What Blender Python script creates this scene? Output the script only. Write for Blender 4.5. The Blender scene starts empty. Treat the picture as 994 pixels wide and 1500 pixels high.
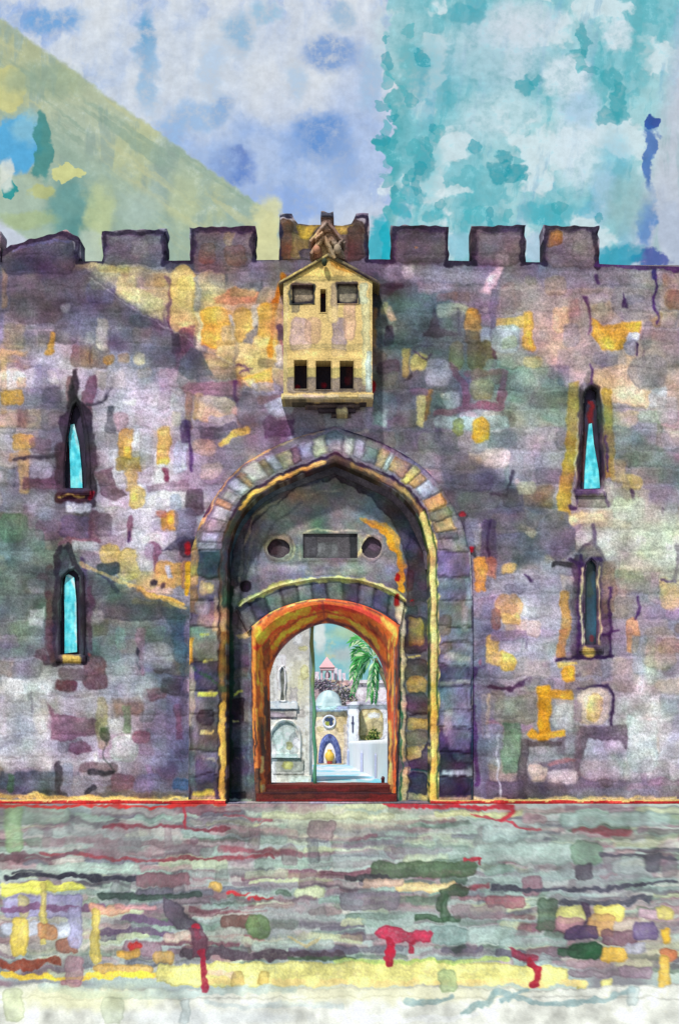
import bpy, math, random
import numpy as np

SC = bpy.context.scene
COL = SC.collection
RNG = np.random.default_rng(11)
random.seed(5)

# ------------------------------------------------------------------ camera frame
# wall face lies in the plane Y = 0, the eye stands 18 m in front of it at 1.7 m
DIST, EYE, FOC, CX, HOR = 18.0, 1.7, 1440.0, 497.0, 1040.0


def at(px, py, Y):
    """picture coordinates on the vertical plane Y -> metres"""
    d = DIST + Y
    return (px - CX) * d / FOC, EYE + (HOR - py) * d / FOC


# ------------------------------------------------------------------ noise
_TABS = [np.random.default_rng(100 + i).random((256, 256)) for i in range(12)]


def vnoise(x, y, s=0):
    T = _TABS[s % 12]
    xi = np.floor(x).astype(int); yi = np.floor(y).astype(int)
    fx = x - xi; fy = y - yi
    fx = fx * fx * (3 - 2 * fx); fy = fy * fy * (3 - 2 * fy)
    a = T[yi & 255, xi & 255]; b = T[yi & 255, (xi + 1) & 255]
    c = T[(yi + 1) & 255, xi & 255]; d = T[(yi + 1) & 255, (xi + 1) & 255]
    return (a * (1 - fx) + b * fx) * (1 - fy) + (c * (1 - fx) + d * fx) * fy


def fbm(x, y, s=0, o=4):
    r = 0; amp = 0.5; tot = 0
    for i in range(o):
        r = r + amp * vnoise(x * 2 ** i + 17.3 * i, y * 2 ** i + 9.1 * i, s + i)
        tot += amp; amp *= 0.5
    return r / tot


def sstep(a, b, x):
    t = np.clip((x - a) / (b - a), 0, 1)
    return t * t * (3 - 2 * t)


def lin(c):
    c = np.clip(np.asarray(c, float) / 255.0, 0, 1)
    return np.where(c <= 0.04045, c / 12.92, ((c + 0.055) / 1.055) ** 2.4)


# ------------------------------------------------------------------ pigment maps
class Canvas:
    """pigment and relief of a stone surface, one sample per 1/k unit"""

    def __init__(s, x0, y0, x1, y1, base, k=1.0, warp=3.0):
        s.x0, s.y0, s.k = x0, y0, k
        s.w = int((x1 - x0) * k) + 1; s.h = int((y1 - y0) * k) + 1
        s.X, s.Y = np.meshgrid(x0 + np.arange(s.w) / k, y0 + np.arange(s.h) / k)
        q = 1.0 * k if k > 1 else 1.0
        f1, f2 = 1 / 17.0 * q, 1 / 5.0 * q
        wp = warp / q
        s.WX = s.X + wp * ((vnoise(s.X * f1, s.Y * f1, 1) - .5) * 2 + (vnoise(s.X * f2, s.Y * f2, 2) - .5) * .9)
        s.WY = s.Y + wp * ((vnoise(s.X * f1, s.Y * f1, 3) - .5) * 2 + (vnoise(s.X * f2, s.Y * f2, 4) - .5) * .9)
        s.g = 0.62 + 0.76 * fbm(s.X / 13.0 * q, s.Y / 13.0 * q, 5, 4)
        s.f = vnoise(s.X / 2.1 * min(k, 2), s.Y / 2.1 * min(k, 2), 11) * .65 + vnoise(s.X / 4.3 * min(k, 2), s.Y / 4.3 * min(k, 2), 8) * .35
        s.v = fbm(s.X / 24 * q, s.Y / 24 * q, 7, 3) - .5
        s.C = np.empty((s.h, s.w, 3)); s.C[:] = base
        s.H = np.zeros((s.h, s.w))

    def box(s, xa, ya, xb, yb, m=10):
        i0 = max(0, int((ya - m - s.y0) * s.k)); i1 = min(s.h, int((yb + m - s.y0) * s.k) + 2)
        j0 = max(0, int((xa - m - s.x0) * s.k)); j1 = min(s.w, int((xb + m - s.x0) * s.k) + 2)
        if i1 <= i0 or j1 <= j0:
            return None
        return (slice(i0, i1), slice(j0, j1))

    def put(s, sl, sd, col, a, soft=0.8, edge=0.22, lift=0.0, gran=True):
        soft = soft * s.soften; edge = edge / s.soften
        m = sstep(soft, -soft, sd)
        al = m * a
        if gran:
            al = np.clip(al * (0.50 + 0.5 * s.g[sl]) * (.74 + .5 * s.f[sl]), 0, 1)
        c = np.array(col, float) * (1 + .55 * s.v[sl])[..., None] if gran else np.array(col, float)
        e = edge * np.exp(-((sd + 1.2) / 1.3) ** 2) * m * a
        s.C[sl] = (s.C[sl] * (1 - al[..., None]) + c * al[..., None]) * (1 - e[..., None])
        if lift:
            s.H[sl] += lift * sstep(1.0, -3.0, sd)

    def rect(s, x, y, w, h, col, a, ang=0, r=0.32, soft=0.8, edge=0.2, lift=0.0):
        R = max(w, h) * .75 if ang else 0
        sl = s.box(x - w / 2 - R, y - h / 2 - R, x + w / 2 + R, y + h / 2 + R, 8 + soft * 2)
        if sl is None:
            return
        X = s.WX[sl] - x; Y = s.WY[sl] - y
        if ang:
            t = math.radians(ang); X, Y = X * math.cos(t) + Y * math.sin(t), -X * math.sin(t) + Y * math.cos(t)
        rad = r * min(w, h)
        qx = np.abs(X) - w / 2 + rad; qy = np.abs(Y) - h / 2 + rad
        sd = np.hypot(np.maximum(qx, 0), np.maximum(qy, 0)) + np.minimum(np.maximum(qx, qy), 0) - rad
        s.put(sl, sd, col, a, soft, edge, lift)

    def oval(s, x, y, w, h, col, a, ang=0, soft=0.8, edge=0.2):
        s.rect(x, y, w, h, col, a, ang, .5 if min(w, h) / max(w, h) < .8 else .5, soft, edge)

    def cloud(s, x, y, w, h, col, a):
        sl = s.box(x - w, y - h, x + w, y + h)
        if sl is None:
            return
        d = np.hypot((s.WX[sl] - x) / w * 2, (s.WY[sl] - y) / h * 2)
        m = sstep(1.35, .35, d + (s.g[sl] - 1) * .9) * a
        s.C[sl] = s.C[sl] * (1 - m[..., None]) + np.array(col, float) * m[..., None]

    def poly(s, pts, col, a, soft=0.8, edge=0.2, lift=0.0, wob=1.0):
        P = np.array(pts, float)
        sl = s.box(P[:, 0].min(), P[:, 1].min(), P[:, 0].max(), P[:, 1].max())
        if sl is None:
            return
        X = s.X[sl] + (s.WX[sl] - s.X[sl]) * wob; Y = s.Y[sl] + (s.WY[sl] - s.Y[sl]) * wob
        s.put(sl, polysd(P, X, Y), col, a, soft, edge, lift)

    def line(s, pts, w, col, a, wob=1.0, edge=0.0, soft=0.7, dig=0.0):
        P = np.array(pts, float)
        sl = s.box(P[:, 0].min(), P[:, 1].min(), P[:, 0].max(), P[:, 1].max(), 10 + w)
        if sl is None:
            return
        X = s.X[sl] + (s.WX[sl] - s.X[sl]) * wob; Y = s.Y[sl] + (s.WY[sl] - s.Y[sl]) * wob
        d = np.full(X.shape, 1e9)
        for (ax, ay), (bx, by) in zip(P[:-1], P[1:]):
            L = (bx - ax) ** 2 + (by - ay) ** 2 + 1e-9
            t = np.clip(((X - ax) * (bx - ax) + (Y - ay) * (by - ay)) / L, 0, 1)
            d = np.minimum(d, np.hypot(X - ax - t * (bx - ax), Y - ay - t * (by - ay)))
        sd = d - w / 2 * (0.55 + 0.9 * vnoise(X / 9 * s.k, Y / 9 * s.k, 7))
        s.put(sl, sd, col, a, soft, edge)
        if dig:
            s.H[sl] -= dig * sstep(w / 2 + 1.5, 0, d)

    soften = 1.0

    def table(s, txt, lift=0.0):
        for ln in txt.strip().splitlines():
            ln = ln.split('#')[0].split()
            if not ln:
                continue
            k = ln[0]
            if k in 'roc':
                v = [float(q) for q in ln[1:]]
                f = {'r': s.rect, 'o': s.oval, 'c': s.cloud}[k]
                if k == 'r':
                    s.rect(v[0], v[1], v[2], v[3], v[4:7], v[7], v[8] if len(v) > 8 else 0, lift=lift)
                elif k == 'o':
                    s.oval(v[0], v[1], v[2], v[3], v[4:7], v[7], v[8] if len(v) > 8 else 0)
                else:
                    s.cloud(*v[:4], v[4:7], v[7])
            else:                                   # p / l : colour alpha [width] then points
                col = [float(q) for q in ln[1:4]]; a = float(ln[4])
                if k == 'l':
                    w = float(ln[5]); pts = [tuple(map(float, q.split(','))) for q in ln[6:]]
                    s.line(pts, w, col, a)
                else:
                    pts = [tuple(map(float, q.split(','))) for q in ln[5:]]
                    s.poly(pts, col, a, lift=lift)

    def sample(s, px, py, A=None, mirror=False):
        A = s.C if A is None else A
        fx = (np.asarray(px, float) - s.x0) * s.k; fy = (np.asarray(py, float) - s.y0) * s.k
        if mirror:
            W = s.w - 1.001; fx = np.abs(fx); fx = W - np.abs(W - np.mod(fx, 2 * W))
        fx = np.clip(fx, 0, s.w - 1.001); fy = np.clip(fy, 0, s.h - 1.001)
        i = fy.astype(int); j = fx.astype(int); u = fx - j; v = fy - i
        if A.ndim == 3:
            u = u[..., None]; v = v[..., None]
        return (A[i, j] * (1 - u) + A[i, j + 1] * u) * (1 - v) + (A[i + 1, j] * (1 - u) + A[i + 1, j + 1] * u) * v

    def stones(s, courses, wmin, wmax, jit, dig, palette, seed, joint_col, joint_a, stag=0.2):
        """coursed blocks: colour jitter per block, sunk joints"""
        rg = np.random.default_rng(seed)
        ed = np.array(courses, float)
        ci = np.clip(np.searchsorted(ed, s.WY) - 1, 0, len(ed) - 2)
        dj = np.minimum(s.WY - ed[ci], ed[ci + 1] - s.WY)
        JX = np.full(s.X.shape, 99.0); tint = np.zeros(s.C.shape); ta = np.zeros(s.X.shape); th = np.zeros(s.X.shape)
        x1 = s.x0 + s.w / s.k
        for c in range(len(ed) - 1):
            e = [s.x0 - rg.uniform(10, 60)]
            while e[-1] < x1 + 60:
                e.append(e[-1] + rg.uniform(wmin, wmax) * (1.35 if rg.random() < .2 else 1))
            e = np.array(e); n = len(e)
            m = ci == c
            if not m.any():
                continue
            x = s.WX[m]
            k = np.clip(np.searchsorted(e, x) - 1, 0, n - 2)
            JX[m] = np.minimum(x - e[k], e[k + 1] - x)
            pi = rg.integers(0, len(palette), n)
            cols = np.array([p[:3] for p in palette], float)[pi] + rg.normal(0, jit, (n, 3)) + rg.normal(0, jit, (n, 1))
            al = np.array([p[3] for p in palette])[pi] * rg.uniform(.5, 1.1, n)
            tint[m] = cols[k]; ta[m] = al[k]; th[m] = rg.uniform(-1, 1, n)[k]
        d = np.minimum(dj, JX)
        ta = np.clip(ta * (0.5 + .5 * s.g) * sstep(-.5, 2.5, d), 0, 1)
        s.C = s.C * (1 - ta[..., None]) + tint * ta[..., None]
        jm = sstep(2.6, .4, d) * joint_a * sstep(.75, 1.25, s.g + .25 * (vnoise(s.X / 31, s.Y / 31, 8) - .5))
        s.C = s.C * (1 - jm[..., None]) + np.array(joint_col, float) * jm[..., None]
        s.H += dig * sstep(.3, 4.5, d) + dig * .45 * th
        return d

    def grain(s, amt=0.13, px=2.1):
        """granulated pigment: speckle and soft blooms"""
        n = vnoise(s.X / px * min(s.k, 2), s.Y / px * min(s.k, 2), 9) - .5
        n2 = vnoise(s.X / px * 2.3, s.Y / px * 2.3, 10) - .5
        b = fbm(s.X / 45, s.Y / 45, 6, 3) - .5
        s.C *= (1 + amt * 1.5 * n + amt * n2 + amt * .9 * b)[..., None]
        s.C = np.clip(s.C, 4, 250)
        s.H += 0.0022 * (n + n2) + .012 * (fbm(s.X / 22, s.Y / 22, 2, 3) - .5)


def mute(cv, k, keep=.96):
    """calm the violets and greens, leave the ochres their colour"""
    g = cv.C.mean(-1, keepdims=True)
    w = sstep(18, 60, cv.C[..., 0] - cv.C[..., 2])[..., None]
    cv.C = np.clip(g + (cv.C - g) * (k + (keep - k) * w), 3, 250)


def polysd(P, X, Y):
    d = np.full(X.shape, 1e9); ins = np.zeros(X.shape, bool)
    n = len(P)
    for i in range(n):
        ax, ay = P[i]; bx, by = P[(i + 1) % n]
        L = (bx - ax) ** 2 + (by - ay) ** 2 + 1e-9
        t = np.clip(((X - ax) * (bx - ax) + (Y - ay) * (by - ay)) / L, 0, 1)
        d = np.minimum(d, np.hypot(X - ax - t * (bx - ax), Y - ay - t * (by - ay)))
        c = ((ay > Y) != (by > Y)) & (X < (bx - ax) * (Y - ay) / (by - ay + 1e-12) + ax)
        ins ^= c
    return np.where(ins, -d, d)


def spline(pts, n=80):
    """Catmull-Rom through the points, resampled to n by length"""
    P = np.array(pts, float)
    P = np.vstack([2 * P[0] - P[1], P, 2 * P[-1] - P[-2]])
    out = []
    for i in range(1, len(P) - 2):
        t = np.linspace(0, 1, 24, endpoint=False)[:, None]
        a, b, c, d = P[i - 1], P[i], P[i + 1], P[i + 2]
        out.append(.5 * (2 * b + (c - a) * t + (2 * a - 5 * b + 4 * c - d) * t ** 2 + (3 * b - a - 3 * c + d) * t ** 3))
    out = np.vstack(out + [P[-2:-1]])
    return resample(out, n)


def resample(P, n):
    P = np.array(P, float)
    s = np.r_[0, np.cumsum(np.hypot(*np.diff(P, axis=0).T))]
    u = np.linspace(0, s[-1], n)
    return np.c_[np.interp(u, s, P[:, 0]), np.interp(u, s, P[:, 1])]


# ------------------------------------------------------------------ scene objects
ORG = {}


def props(o, label=None, cat=None, group=None, kind=None):
    if label: o['label'] = label
    if cat: o['category'] = cat
    if group: o['group'] = group
    if kind: o['kind'] = kind
    return o


def thing(name, loc, label, cat, group=None):
    o = bpy.data.objects.new(name, None); COL.objects.link(o)
    o.location = loc; o.empty_display_size = .3
    ORG[o.name] = np.array(loc, float)
    return props(o, label, cat, group)


def root_org(o):
    while o.parent: o = o.parent
    return ORG.get(o.name, np.zeros(3))


def mk(name, V, F, C, mat, parent=None, smooth=False):
    V = np.asarray(V, float)
    if parent is not None:
        V = V - root_org(parent)
    me = bpy.data.meshes.new(name)
    if isinstance(F, np.ndarray):
        nf = len(F)
        me.vertices.add(len(V)); me.loops.add(nf * 4); me.polygons.add(nf)
        me.vertices.foreach_set('co', V.astype(np.float32).ravel())
        me.loops.foreach_set('vertex_index', F.astype(np.int32).ravel())
        me.polygons.foreach_set('loop_start', np.arange(0, nf * 4, 4, dtype=np.int32))
        me.polygons.foreach_set('loop_total', np.full(nf, 4, np.int32))
    else:
        me.from_pydata([tuple(v) for v in V], [], [tuple(int(q) for q in f) for f in F])
    me.update(calc_edges=True)
    a = me.color_attributes.new('Col', 'FLOAT_COLOR', 'POINT')
    C = np.asarray(C, float)
    if C.ndim == 1:
        C = np.tile(C, (len(V), 1))
    a.data.foreach_set('color', np.c_[C, np.ones(len(V))].astype(np.float32).ravel())
    me.polygons.foreach_set('use_smooth', np.full(len(me.polygons), bool(smooth)))
    me.materials.append(mat)
    me.validate(verbose=False)
    o = bpy.data.objects.new(name, me); COL.objects.link(o)
    if parent is not None:
        o.parent = parent
    return o


def sheet(name, PX, PY, Y, cv, mat, parent=None, back=None, H=1.0, gain=1.0, mask=None, wrap=False, smooth=False, closed_back=True, skirt=3, mul=1.0, tilt=None):
    """a front of (n,m) points given in picture units at depth Y, with its relief and colour from a
    pigment map, its rim carried straight back to depth `back`"""
    PX = np.asarray(PX, float); PY = np.asarray(PY, float)
    Y = np.broadcast_to(np.asarray(Y, float), PX.shape)
    X, Z = at(PX, PY, Y)
    h = cv.sample(PX, PY, cv.H) * H if H else 0
    n, m = PX.shape
    C = lin(cv.sample(PX, PY) * mul) / gain
    V = np.stack([X, Y - h, Z], -1).reshape(-1, 3)
    Cf = np.clip(C.reshape(-1, 3), 0, .82)
    idx = np.arange(n * m).reshape(n, m)
    if wrap:
        idx = np.vstack([idx, idx[:1]])
    Q = np.stack([idx[:-1, :-1], idx[1:, :-1], idx[1:, 1:], idx[:-1, 1:]], -1)
    if mask is not None:
        Q = Q[mask]
    Q = Q.reshape(-1, 4)
    Vs, Cs, Qs = [V], [Cf], [Q]
    if back is not None:
        if wrap:
            loops = [np.r_[idx[:-1, 0], idx[0, 0]], np.r_[idx[:-1, -1], idx[0, -1]][::-1]]
        else:
            loops = [np.r_[idx[0, :], idx[1:, -1], idx[-1, -2::-1], idx[-2::-1, 0]]]
        off = len(V)
        for lp in loops:
            base = V[lp]; prev = lp
            for k in range(1, skirt + 1):
                t = k / skirt
                p = base.copy(); p[:, 1] = base[:, 1] * (1 - t) + back * t
                Vs.append(p); Cs.append(Cf[lp])
                cur = off + np.arange(len(lp)); off += len(lp)
                Qs.append(np.stack([prev[:-1], prev[1:], cur[1:], cur[:-1]], -1)[:, ::-1]); prev = cur
        if closed_back and not wrap:
            cn = [idx[0, 0], idx[0, -1], idx[-1, -1], idx[-1, 0]]
            # a coarse back: rows of the same outline
            p = V.reshape(n, m, 3)[:, [0, -1]].reshape(-1, 3).copy(); p[:, 1] = back
            Vs.append(p); Cs.append(Cf.reshape(n, m, 3)[:, [0, -1]].reshape(-1, 3))
            a = off + np.arange(n - 1) * 2
            Qs.append(np.stack([a, a + 1, a + 3, a + 2], -1))
    return mk(name, np.vstack(Vs), np.vstack(Qs).astype(np.int32), np.vstack(Cs), mat, parent, smooth)


def strip(name, A, B, m, Y, cv, mat, parent=None, ts=None, **kw):
    """band between two curves A and B (n,2); Y may be a list over the band's width"""
    A = np.asarray(A, float); B = np.asarray(B, float)
    t = np.linspace(0, 1, m) if ts is None else np.asarray(ts, float)
    P = A[:, None] * (1 - t)[None, :, None] + B[:, None] * t[None, :, None]
    Yv = np.interp(t, np.linspace(0, 1, len(Y)), Y) if np.ndim(Y) else Y
    Yv = np.broadcast_to(Yv, P.shape[:2])
    return sheet(name, P[..., 0], P[..., 1], Yv, cv, mat, parent, **kw)


def block(name, x0, x1, y0, y1, Y, back, cv, mat, parent=None, res=2.0, wob=0.0, seed=0, H=1.0, top=None, bev=0.0, **kw):
    """rectangular masonry front (picture units) with hand-cut, slightly wavy edges"""
    nx = max(3, int((x1 - x0) / res) + 1); ny = max(3, int((y1 - y0) / res) + 1)
    u = np.linspace(0, 1, nx); v = np.linspace(0, 1, ny)
    U, W = np.meshgrid(u, v)
    PX = x0 + (x1 - x0) * U; PY = y0 + (y1 - y0) * W
    if top is not None:
        tp = np.interp(PX[0], [p[0] for p in top], [p[1] for p in top])
        PY = tp[None, :] + (y1 - tp[None, :]) * W
    if wob:
        e = wob * 2
        PX = PX + e * (vnoise(PY / 9 + seed * 7.1, U * 2 + seed, 3) - .5)
        PY = PY + e * (vnoise(PX / 9 + seed * 3.7, W * 2 + seed * 2, 4) - .5) * (1 - W)
    Yv = np.full(PX.shape, float(Y))
    if bev:
        dd = np.minimum(np.minimum(U * (x1 - x0), (1 - U) * (x1 - x0)), np.minimum(W * (y1 - y0), (1 - W) * (y1 - y0) + 99 * (bev < 0)))
        Yv = Yv + abs(bev) * sstep(3.5, 0, dd)
    return sheet(name, PX, PY, Yv, cv, mat, parent, back=back, H=H, **kw)


def cube(V, F, C, x0, x1, y0, y1, z0, z1, c):
    o = len(V)
    V += [(x, y, z) for x in (x0, x1) for y in (y0, y1) for z in (z0, z1)]
    F += [[o + q for q in f] for f in ((0, 1, 3, 2), (4, 6, 7, 5), (0, 4, 5, 1), (2, 3, 7, 6), (0, 2, 6, 4), (1, 5, 7, 3))]
    C += [c] * 8


def tube(V, F, C, pts, rad, c, n=7):
    pts = [np.array(p, float) for p in pts]
    o = len(V)
    for i, p in enumerate(pts):
        t = pts[min(i + 1, len(pts) - 1)] - pts[max(i - 1, 0)]
        t /= np.linalg.norm(t) + 1e-9
        a = np.cross(t, (0, 1, 0.01)) if abs(t[1]) < .9 else np.cross(t, (1, 0, 0))
        a /= np.linalg.norm(a) + 1e-9; b = np.cross(t, a)
        r = rad[i] if np.ndim(rad) else rad
        for k in range(n):
            w = 2 * math.pi * k / n
            V.append(tuple(p + r * (math.cos(w) * a + math.sin(w) * b))); C.append(c)
    for i in range(len(pts) - 1):
        for k in range(n):
            F.append([o + i * n + k, o + i * n + (k + 1) % n, o + (i + 1) * n + (k + 1) % n, o + (i + 1) * n + k])
    F.append([o + k for k in range(n)][::-1]); F.append([o + (len(pts) - 1) * n + k for k in range(n)])


def lathe(V, F, C, cx, cy, prof, c, n=20):
    """prof: (radius, z) from bottom to top"""
    o = len(V)
    for r, z in prof:
        for k in range(n):
            w = 2 * math.pi * k / n
            V.append((cx + r * math.cos(w), cy + r * math.sin(w), z)); C.append(c)
    for i in range(len(prof) - 1):
        for k in range(n):
            F.append([o + i * n + k, o + i * n + (k + 1) % n, o + (i + 1) * n + (k + 1) % n, o + (i + 1) * n + k])
    F.append([o + k for k in range(n)][::-1]); F.append([o + (len(prof) - 1) * n + k for k in range(n)])


# ------------------------------------------------------------------ materials
def material(name, rough=.9, bump=.35, scale=28.0, speck=.22, spec=.25, bdist=.012, detail=6.0, blotch=.12):
    m = bpy.data.materials.new(name); m.use_nodes = True
    nt = m.node_tree; N = nt.nodes; L = nt.links
    for q in list(N): N.remove(q)
    out = N.new('ShaderNodeOutputMaterial'); b = N.new('ShaderNodeBsdfPrincipled')
    L.new(b.outputs[0], out.inputs[0])
    b.inputs['Roughness'].default_value = rough
    b.inputs['Specular IOR Level'].default_value = spec
    at_ = N.new('ShaderNodeAttribute'); at_.attribute_name = 'Col'
    tc = N.new('ShaderNodeTexCoord')
    n1 = N.new('ShaderNodeTexNoise'); n1.inputs['Scale'].default_value = scale; n1.inputs['Detail'].default_value = detail; n1.inputs['Roughness'].default_value = .7
    L.new(tc.outputs['Object'], n1.inputs['Vector'])
    n2 = N.new('ShaderNodeTexNoise'); n2.inputs['Scale'].default_value = scale * .12; n2.inputs['Detail'].default_value = 5
    L.new(tc.outputs['Object'], n2.inputs['Vector'])
    mr = N.new('ShaderNodeMapRange'); mr.inputs[1].default_value = .32; mr.inputs[2].default_value = .68
    mr.inputs[3].default_value = 1 - speck; mr.inputs[4].default_value = 1 + speck
    L.new(n1.outputs[0], mr.inputs[0])
    mr2 = N.new('ShaderNodeMapRange'); mr2.inputs[1].default_value = .3; mr2.inputs[2].default_value = .7
    mr2.inputs[3].default_value = 1 - blotch; mr2.inputs[4].default_value = 1 + blotch
    L.new(n2.outputs[0], mr2.inputs[0])
    mu = N.new('ShaderNodeMath'); mu.operation = 'MULTIPLY'
    L.new(mr.outputs[0], mu.inputs[0]); L.new(mr2.outputs[0], mu.inputs[1])
    vm = N.new('ShaderNodeVectorMath'); vm.operation = 'SCALE'
    L.new(at_.outputs['Color'], vm.inputs[0]); L.new(mu.outputs[0], vm.inputs['Scale'])
    L.new(vm.outputs[0], b.inputs['Base Color'])
    bp = N.new('ShaderNodeBump'); bp.inputs['Strength'].default_value = bump; bp.inputs['Distance'].default_value = bdist
    L.new(n1.outputs[0], bp.inputs['Height']); L.new(bp.outputs[0], b.inputs['Normal'])
    return m


M_STONE = material('weathered_limestone', .92, .16, 40, .26, bdist=.004, detail=3)
M_FINE = material('dressed_limestone', .88, .18, 40, .24, bdist=.004, detail=3)
M_WOOD = material('painted_timber', .6, .35, 18, .2, .35)
M_PAVE = material('paving_stone', .85, .08, 70, .10, .3, bdist=.003, detail=3, blotch=.04)
M_PLAST = material('lime_plaster', .9, .15, 9, .1, .2, .01)
M_WASH = material('limewash', .9, .05, 2.5, .05, .2, .01, 2, .05)
M_METAL = material('painted_iron', .5, .3, 60, .25, .4)
M_LEAF = material('palm_leaf', .6, .1, 6, .15, .3)
M_GLASS = material('tinted_glass', .25, .15, 14, .22, .5)
# ================================================================== pigments of the city wall
W = Canvas(-420, 296, 1420, 1184, (140, 131, 145))
n1 = fbm(W.X / 120, W.Y / 90, 0, 3); n2 = fbm(W.X / 70 + 9, W.Y / 60, 4, 3)
W.C = W.C + (sstep(.45, .7, n1)[..., None] * np.array([26, 22, 26]) - sstep(.5, .3, n1)[..., None] * np.array([22, 22, 20])
             + sstep(.52, .72, n2)[..., None] * np.array([16, 2, -18]))
courses = [290]
while courses[-1] < 1190:
    courses.append(courses[-1] + RNG.uniform(22, 37))
PAL = [(150, 142, 158, .5), (120, 108, 122, .55), (176, 168, 182, .6), (138, 122, 128, .5), (164, 146, 134, .55), (110, 112, 124, .5),
       (186, 150, 104, .6), (128, 88, 104, .45), (146, 150, 154, .5), (132, 124, 148, .5), (92, 82, 98, .5), (190, 182, 190, .45)]
PAL = [(a, b, c, q * .62) for a, b, c, q in PAL]
W.stones(courses, 26, 74, 6, .006, PAL, 3, (96, 80, 100), .26)
W.C = W.C * 1.0 + 2
# broad stains
W.table('''
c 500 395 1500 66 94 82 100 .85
c 300 420 260 70 118 106 118 .5
c 150 440 260 80 96 88 106 .6
c 260 520 120 110 128 124 142 .5
c 720 420 300 50 128 120 136 .6
c 620 600 160 90 92 96 106 .5
c 730 730 150 70 100 98 112 .55
c 290 640 90 130 138 116 128 .5
c 715 1000 70 360 96 92 120 .5
c 250 1040 80 260 98 94 122 .5
c 60 420 200 90 92 78 86 .7
c 150 450 130 60 105 102 125 .5
c 190 580 220 160 168 160 176 .6
c 215 720 190 230 192 186 200 .8
c 200 600 150 90 176 172 186 .6
c 330 500 170 170 196 164 112 .55
c 620 470 170 170 98 108 112 .7
c 640 560 160 120 132 140 146 .5
c 760 580 190 120 118 144 132 .6
c 850 500 220 150 176 152 142 .75
c 940 560 140 130 172 152 146 .6
c 760 680 150 130 146 144 156 .6
c 700 740 150 110 100 104 112 .55
c 920 700 130 120 158 150 158 .4
c 950 790 130 120 170 180 158 .65
c 780 920 170 190 158 152 170 .55
c 940 900 120 90 128 132 146 .5
c 950 1080 130 170 178 178 184 .6
c 820 1110 200 120 138 134 148 .5
c 30 830 120 170 108 128 116 .7
c 40 950 140 180 138 148 146 .65
c 40 1080 140 160 178 182 184 .7
c 190 1000 190 170 150 150 158 .5
c 240 950 120 120 88 96 112 .5
c 250 1090 110 160 118 112 144 .55
c 180 1150 330 50 98 98 112 .5
c 820 1160 330 46 98 90 106 .5
c 600 650 150 70 92 92 108 .5
c 400 620 170 70 112 104 124 .5
''')

# brush dabs: small glazes that take up and shift the pigment under them
rg = np.random.default_rng(77)
for k in range(700):
    x, y = rg.uniform(-60, 1050), rg.uniform(386, 1168)
    if rg.random() < .55: w, h = rg.uniform(16, 50), rg.uniform(7, 20)
    else: w, h = rg.uniform(8, 20), rg.uniform(18, 60)
    i, j = int(min(max(y - W.y0, 0), W.h - 1)), int(min(max(x - W.x0, 0), W.w - 1))
    c = W.C[i, j] * rg.uniform(.74, 1.2) + rg.normal(0, 9, 3) + [(0, 0, 0), (16, 4, -18), (-6, -8, 12), (10, -8, 2), (-8, 6, 0)][rg.integers(5)]
    W.rect(x, y, w, h, np.clip(c, 30, 225), rg.uniform(.3, .75), rg.choice([0, 0, 0, rg.uniform(-30, 30)]), .35, soft=rg.choice([.8, .8, 1.6, 4]), edge=rg.uniform(.05, .3), lift=.002)
for k in range(70):
    x, y = rg.uniform(-20, 1010), rg.uniform(400, 1165)
    if rg.random() < .5: q = [(x, y), (x + rg.uniform(-3, 3), y + rg.uniform(8, 34))]
    else: q = [(x, y), (x + rg.uniform(10, 36), y + rg.uniform(-4, 4))]
    W.line(q, rg.uniform(1.5, 4), [(70, 48, 82), (92, 62, 92), (62, 62, 78)][rg.integers(3)], rg.uniform(.4, .8))
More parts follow.
